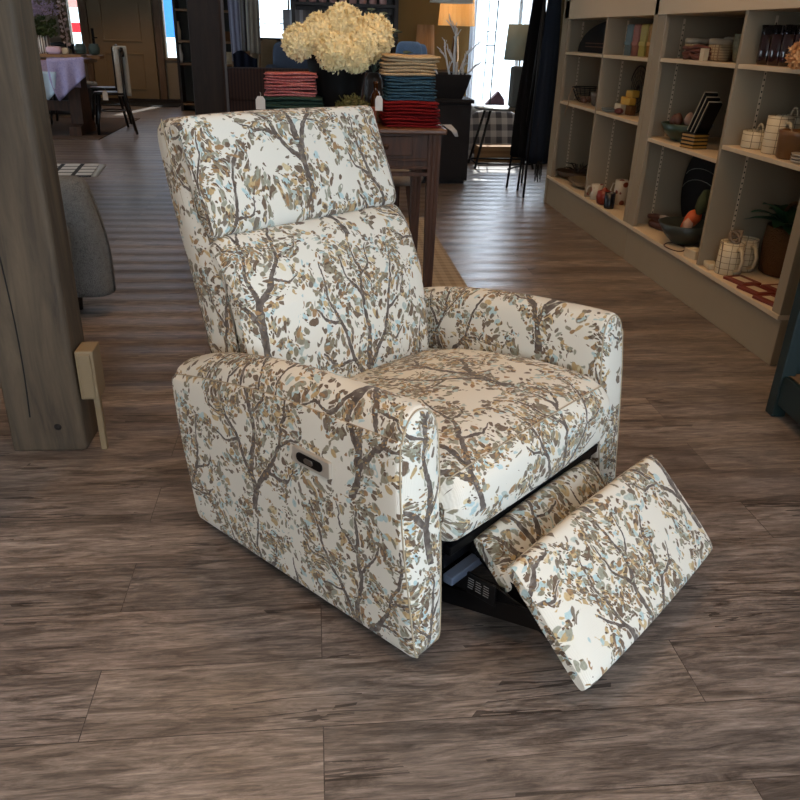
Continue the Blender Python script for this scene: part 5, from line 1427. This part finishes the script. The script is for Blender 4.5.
m = MB(); softbox(m, -.28, -.40, .30, .28, .16, .46, p=.3, n=14); m.build('seat', BLG, t)
for sx in (-1, 1): m = MB(); softbox(m, sx*.33-.06, -.42, .14, sx*.33+.06, .26, .86, p=.3, n=14); m.build('armrest', BLG, t)
MB().box(-.30, -.36, .12, .30, .24, .32).build('seat_frame', BLG, t, bevel=.02)
for sx in (-.26, .26):
    for sy in (-.32, .2): MB().lathe([(.015, 0), (.022, .13)], (sx, sy, 0), 10).build('leg', DARKW, t)
t = thing('floor_lamp', 'lamp with a silver-grey drum shade above the slate armchair', 'lamp', (-.15, 9.70, 0))
MB().lathe([(.13, 0), (.13, .015), (.012, .03), (.010, 1.22)], n=24).build('pole', WIRE, t)
MB().lathe([(.15, 1.16), (.15, 1.41)], n=40, caps=False).build('lamp_shade', stripes('silver_shade', ((120, 118, 122), (178, 180, 188), (132, 128, 130)), .11, 0, .5), t, solid=.003)

# ------------------------------------------------------------------ hutch between the posts, dining corner
HG = plain('hutch_green', (48, 46, 34), .6, bmp=0)
t = thing('open_hutch', 'wooden hutch with open shelves behind the dark post', 'hutch', (-1.55, 13.3, 0))
MB().box(-.5, .30, 0, .62, .33, 2.4).build('back_panel', HG, t)
for x0 in (-.5, -.02, .58): MB().box(x0, -.05, 0, x0+.04, .30, 2.4).build('side_panel', DARKW if x0 < 0 else OAK, t)
for z in (.12, .70, 1.02, 1.45, 1.9): MB().box(-.46, -.05, z-.03, .60, .30, z).build('shelf', OAK, t)
for k in range(3):
    m = MB(); m.lathe([(.05, 0), (.08, .03), (.08, .14), (.05, .18)], n=18); put(m, 'ceramic_jar', (CRM, BRN, WHT)[k], (-1.62+.24*k, 13.35, 1.45), ('cream', 'brown', 'white')[k]+' jar on the upper shelf of the wooden hutch', 'jar')
m = MB(); m.box(-.22, -.1, 0, .22, .1, .14); put(m, 'woven_box', WICK, (-1.28, 13.4, 1.02), 'woven box on the hutch shelf', 'box')
m = MB(); m.lathe([(.08, 0), (.12, .10), (.10, .16), (.11, .17)], n=20); put(m, 'ceramic_pot', CRM, (-1.25, 13.38, .70), 'cream pot on the lower hutch shelf', 'pot')
for k in range(2):
    m = MB(); m.lathe([(.03, 0), (.04, .12), (.02, .20), (.02, .26)], n=16); put(m, 'slim_bottle', (WHT, CRM)[k], (-2.0+.0*k, 13.32, (.70, 1.02)[k]), ('white bottle on the lower left hutch shelf', 'cream bottle on the left hutch shelf above the white one')[k], 'bottle')

LIL = clothm('lilac_print_cloth', (172, 152, 170), 60, rgb2=(110, 100, 140), bmp=.2, nscale=40)
RUGB = clothm('brown_flat_rug', (92, 78, 70), 90)
tag(MB().box(-5.2, 9.58, 0, -2.44, 12.0, .008).build('dining_rug', RUGB), 'flat brown rug under the dining table near the door', 'rug')
t = thing('dining_table', 'wooden trestle dining table with cloth, left beside the entrance door', 'table', (-3.45, 10.15, .008))
MB().box(-.80, -.42, .78, .86, .45, .82).build('tabletop', OAK, t, bevel=.004)
for x0 in (-.6, .62):
    m = MB(); m.prism([(-.30, 0), (.36, 0), (.36, .10), (.26, .12), (.20, .78), (-.12, .78), (-.16, .12), (-.30, .10)], x0, x0+.14, 'x'); m.build('trestle', WALN, t, bevel=.005)
MB().box(-.5, -.02, .25, .66, .06, .36).build('stretcher', WALN, t)
def drape():
    m = MB()
    m.box(-.78, -.44, .821, .86, .46, .826)
    def f(u, v):
        x = -.78+1.64*u; return (x, -.44-.015*math.sin(u*30)*(1-v)-.01, .55+.274*v)
    m.grid(f, 60, 6)
    return m
o = drape().build('tablecloth', LIL, None, (-3.45, 10.15, 0)); tag(o, 'lilac printed tablecloth hanging over the front of the dining table', 'tablecloth')
m = MB(); N = 24
def nap(u, v):
    # a folded runner whose pointed corner hangs down
    x = .0+.40*u; tip = .40*(1-abs(u-.18)/.82 if u > .18 else u/.18)
    return (x, -.02-.02*math.sin(u*16)*(1-v)-.012, .84-(.20+tip*.62)*(1-v)+.03*u)
m.grid(nap, 30, 10); m.grid(lambda u, v: (.40*u, -.03+.35*v, .845+.004*math.sin(u*9)), 12, 6)
tag(m.build('table_runner', clothm('lavender_runner', (170, 166, 200), 70, rgb2=(120, 112, 170), bmp=.2), None, (-3.04+.13, 9.70, 0), solid=.004), 'lavender runner with a pointed corner hanging off the dining table', 'table runner')
m = MB(); m.grid(lambda u, v: (.22*(u-.5)*(.6+.4*v)+.0, -.01*math.sin(u*9), .36+.30*v+.12*abs(u-.35)*(1-v)), 16, 8)
tag(m.build('paper_napkin', sheer('pale_blue_paper', (190, 215, 235), .2), None, (-2.93, 9.66, .05), solid=.004), 'pale blue-white napkin hanging in front of the table beside the post', 'napkin')
m = MB(); m.box(-.28, -.12, 0, .38, .14, .035); put(m, 'wooden_tray', OAK, (-2.98, 10.05, .846), 'wooden tray under the planters on the dining table', 'tray', None, 0, .005)
m = MB(); m.box(-.13, -.10, 0, .15, .12, .04); put(m, 'small_tray', OAK, (-2.62+.0, 10.35, .830), 'smaller wooden tray with teal cups at the table end', 'tray', None, 0, .005)
STR = stripes('striped_white_planter', ((220, 214, 204), (120, 96, 82), (214, 206, 196), (72, 58, 60)), .05, 0, .5)
for k, (x, r, h, mt, lab) in enumerate(((-3.16, .075, .18, STR, 'striped white planter nearest the post'), (-3.02, .075, .19, STR, 'second striped white planter on the tray'))):
    m = MB(); m.lathe([(r*.8, 0), (r, .02), (r, h), (r*.9, h), (r*.85, .02)], n=24); put(m, 'planter', mt, (x, 10.02, .881), lab, 'planter')
for k, (x, z) in enumerate(((-3.16, 1.06), (-3.0, 1.07))):
    m = leafy('x', 260, .15, .26, None, 31+k, .05); put(m, 'potted_greenery', plain('fresh_green_leaf', (64, 78, 40), .6, var=.3, bmp=0), (x, 10.02, z-.02), ('greenery rising from the first striped planter', 'greenery rising from the second striped planter')[k], 'plant')
    m = leafy('x', 260, .16, .20, None, 41+k, .035); put(m, 'lilac_blossom', plain('lilac_petals', (176, 158, 184), .8, var=.2, bmp=0), (x-.02+.05*k, 9.98, z+.20), ('pale lilac blossom sprays above the first planter', 'pale lilac blossom sprays above the second planter')[k], 'flowers')
m = MB(); softbox(m, -.08, -.05, 0, .09, .05, .085, p=.6, n=10); put(m, 'pink_pouch', plain('pale_pink_cloth', (206, 176, 190), .8), (-2.90, 9.96, .881), 'pale pink soft pouch in front of the planters', 'pouch')
m = MB(); softbox(m, -.04, -.03, 0, .04, .03, .07, p=.6, n=10); put(m, 'cream_candle', CRM, (-2.775, 9.97, .881), 'cream candle right of the pink pouch', 'candle')
TEAL = plain('dusty_teal_glaze', (82, 100, 94), .4, bmp=0)
for k, x in enumerate((-2.70, -2.545)):
    m = MB(); m.lathe([(.03, 0), (.06, .02), (.065, .08), (.05, .11), (.055, .12)], n=20); put(m, 'round_cup', TEAL, (x, 10.33, .870), ('left', 'right')[k]+' of two dusty teal round cups at the table end', 'cup', 'dusty teal cups')
m = MB(); m.tube([(0, 0, 0), (.02, 0, .2), (-.02, 0, .42), (.03, 0, .7)], [.008, .007, .006, .004], 6)
for k in range(30): a = k*2.4; z = .1+k*.02; m.add([(0, 0, z), (.04*math.cos(a), .04*math.sin(a), z+.02), (.06*math.cos(a), .06*math.sin(a), z+.0), (.03*math.cos(a), .03*math.sin(a), z-.02)], [(0, 1, 2, 3)])
put(m, 'blossom_branch', plain('pale_pink_blossom', (200, 172, 160), .8, bmp=0), (-2.82, 10.2, .881), 'pale blossom branch leaning up from the table tray', 'branch')
m = MB(); m.lathe([(.05, 0), (.055, .02), (.05, .12), (.045, .12)], n=18); 
# bentwood chairs
def bent_chair(loc, rz, label):
    t = thing('bentwood_chair', label, 'chair', loc, rz, 'black bentwood chairs')
    BW = plain('black_bentwood', (24, 22, 22), .35, bmp=0)
    MB().lathe([(.02, .44), (.195, .442), (.205, .452), (.20, .466), (.02, .468)], n=32).build('seat', BW, t)
    for sx in (-1, 1):
        MB().tube([(sx*.14, -.14, .44), (sx*.18, -.20, 0)], [.019, .015], 8).build('leg', BW, t)
        MB().tube([(sx*.15, .15, .94), (sx*.16, .15, .45), (sx*.19, .24, 0)], [.018, .019, .015], 8).build('leg', BW, t)
    MB().tube([(.16*math.cos(a*PI/12), .17, .86+.08*math.sin(a*PI/12)) for a in range(13)], .020, 8).build('back_hoop', BW, t)
    MB().tube([(-.17, .16, .935), (0, .18, .955), (.17, .16, .935)], .019, 8).build('top_rail', BW, t)
    for sx in (-1, 1): MB().tube([(sx*.13, .15, .50), (sx*.02, .17, .68), (-sx*.10, .17, .90)], .013, 8).build('back_cross', BW, t)
    MB().tube([(.14*math.cos(a*PI/8), .14*math.sin(a*PI/8), .26) for a in range(16)], .008, 8, closed=True).build('leg_ring', BW, t)
    return t
b1 = bent_chair((-2.385, 10.22, .008), -PI/2+.25, 'nearest black bentwood chair at the dining table end, with the white towel')
copy_tree(b1, (-2.62, 11.0, .008), -PI/2+.1, 'black bentwood chair behind the one with the towel')
copy_tree(b1, (-3.2, 11.2, .008), PI+.1-PI, 'black bentwood chair on the far side of the dining table')
m = MB()
m.grid(lambda u, v: (-.075+.15*u, -.025-.02*math.sin(u*7), .43+.53*v), 8, 12); m.grid(lambda u, v: (-.075+.15*u, -.025+.05*v, .96+.012*math.sin(v*PI)), 8, 4); m.grid(lambda u, v: (-.075+.15*u, .03+.01*math.sin(u*9), .60+.36*v), 8, 8)
tag(m.build('hanging_towel', clothm('white_tea_towel', (206, 202, 192), 150), None, (-2.215, 10.16, .008), .2, solid=.006), 'white tea towel over the back of the nearest bentwood chair', 'towel')
price_tag(-2.40, 9.98, .40, 0, 'white price tag hanging from the nearest bentwood chair', .06, .10)
# bench behind
t = thing('low_bench', 'low black bench with a grey cushion in front of the far wall by the table', 'bench', (-4.05, 12.6, 0))
MB().box(-.9, -.2, .0, .9, .2, .36).build('bench_body', DARKW, t, bevel=.004)
m = MB(); softbox(m, -.9, -.22, .36, .9, .22, .44, p=.25, n=10); m.build('cushion', GREY, t)
tag(MB().box(-3.8, 13.9, 0, -2.2, 14.6, .012).build('door_mat', plain('black_mat', (16, 15, 15), .9)), 'black door mat inside the entrance door', 'mat')
# small striped rug with fringe
WR = plaid('black_white_rug', (206, 206, 204), (40, 42, 48), .17, .9, .22, (0, 1))
t = thing('throw_rug', 'small white rug with dark stripes and fringe on the floor behind the foreground post', 'rug', (-2.3, 7.42, 0), .12)
MB().box(-.6, -.34, 0, .34, .34, .010).build('rug_body', WR, t)
m = MB()
for k in range(34): m.tube([(.34, -.33+k*.02, .005), (.40, -.33+k*.02+.006*math.sin(k*2), .003)], .003, 4)
m.build('fringe', plain('white_fringe', (210, 208, 202), .9, bmp=0), t)

# ------------------------------------------------------------------ camera & light
def camera():
    th, yaw, roll = map(math.radians, (25.4, 6.8, 1.85))
    F = Vector((math.sin(yaw)*math.cos(th), math.cos(yaw)*math.cos(th), -math.sin(th)))
    R = Vector((math.cos(yaw), -math.sin(yaw), 0)); U = R.cross(F)
    R2 = R*math.cos(roll)+U*math.sin(roll); U2 = -R*math.sin(roll)+U*math.cos(roll)
    M = Matrix((R2, U2, -F)).transposed().to_4x4(); M.translation = (0, 0, 1.2)
    c = bpy.data.cameras.new('camera'); c.sensor_width = 36; c.sensor_fit = 'HORIZONTAL'; c.lens = 36*770/800; c.clip_start = .05; c.clip_end = 200
    o = bpy.data.objects.new('camera', c); COL.objects.link(o); o.matrix_world = M; S.camera = o
camera()
def area(name, loc, target, size, power, rgb=(255, 255, 255), sy=None):
    l = bpy.data.lights.new(name, 'AREA'); l.energy = power; l.color = lin(rgb)[:3]; l.shape = 'RECTANGLE'; l.size = size; l.size_y = sy or size
    o = bpy.data.objects.new(name, l); COL.objects.link(o); o.location = loc
    o.rotation_euler = (Vector(target)-Vector(loc)).to_track_quat('-Z', 'Y').to_euler(); return o
def spot(name, loc, target, power, angle, rgb, blend=.5, r=.04):
    l = bpy.data.lights.new(name, 'SPOT'); l.energy = power; l.color = lin(rgb)[:3]; l.spot_size = math.radians(angle); l.spot_blend = blend; l.shadow_soft_size = r
    o = bpy.data.objects.new(name, l); COL.objects.link(o); o.location = loc
    o.rotation_euler = (Vector(target)-Vector(loc)).to_track_quat('-Z', 'Y').to_euler(); return o
COOL = (222, 236, 255); WARM = (255, 205, 150)
area('shop_window_right', (2.6, -1.6, 1.5), (.6, 1.4, .5), 2.6, 160, COOL, 2.0)
area('shop_window_back', (-.6, -3.2, 1.6), (0, 2, .3), 4.0, 30, (238, 240, 250), 2.0)
area('far_window', (2.3, 9.35, 1.3), (1.8, 4, .3), .6, 26, COOL, 1.6)
area('door_sidelight', (-2.9, 14.2, 1.8), (-2, 8, 0), 1.6, 8, COOL, 1.4)
area('left_windows', (-5.2, 7, 1.7), (-2, 7, .6), 3.5, 7, COOL, 1.6)
for k, (x, y, e) in enumerate(((-.5, 2.9, 40), (.9, 2.1, 26), (-1.2, .7, 60), (.7, .1, 45), (.15, 3.9, 28), (1.6, 4.4, 22), (1.2, 3.0, 18), (-2.8, 8.5, 60), (.2, 6.2, 36), (1.6, 8.2, 20), (-3.0, 13.2, 60), (.9, 3.6, 26), (.9, 5.2, 22), (-1.2, 11.0, 50))):
    spot('ceiling_spot', (x, y, 2.75), (x+.1, y+.15, 0), e, 95, WARM, .6, .05)
sl = bpy.data.lights.new('sun', 'SUN'); sl.energy = 9; sl.angle = .01; sl.color = (1, .95, .88)
so = bpy.data.objects.new('sun', sl); COL.objects.link(so); so.rotation_euler = Vector((-.20, -1, -.88)).to_track_quat('-Z', 'Y').to_euler()
w = bpy.data.worlds.new('world'); S.world = w; w.use_nodes = True
w.node_tree.nodes['Background'].inputs[0].default_value = (.82, .92, 1, 1); w.node_tree.nodes['Background'].inputs[1].default_value = 4.0
S.view_settings.view_transform = 'Standard'; S.view_settings.look = 'None'; S.view_settings.gamma = 1; S.view_settings.exposure = 0
try: S.view_settings.use_curve_mapping = False
except Exception: pass
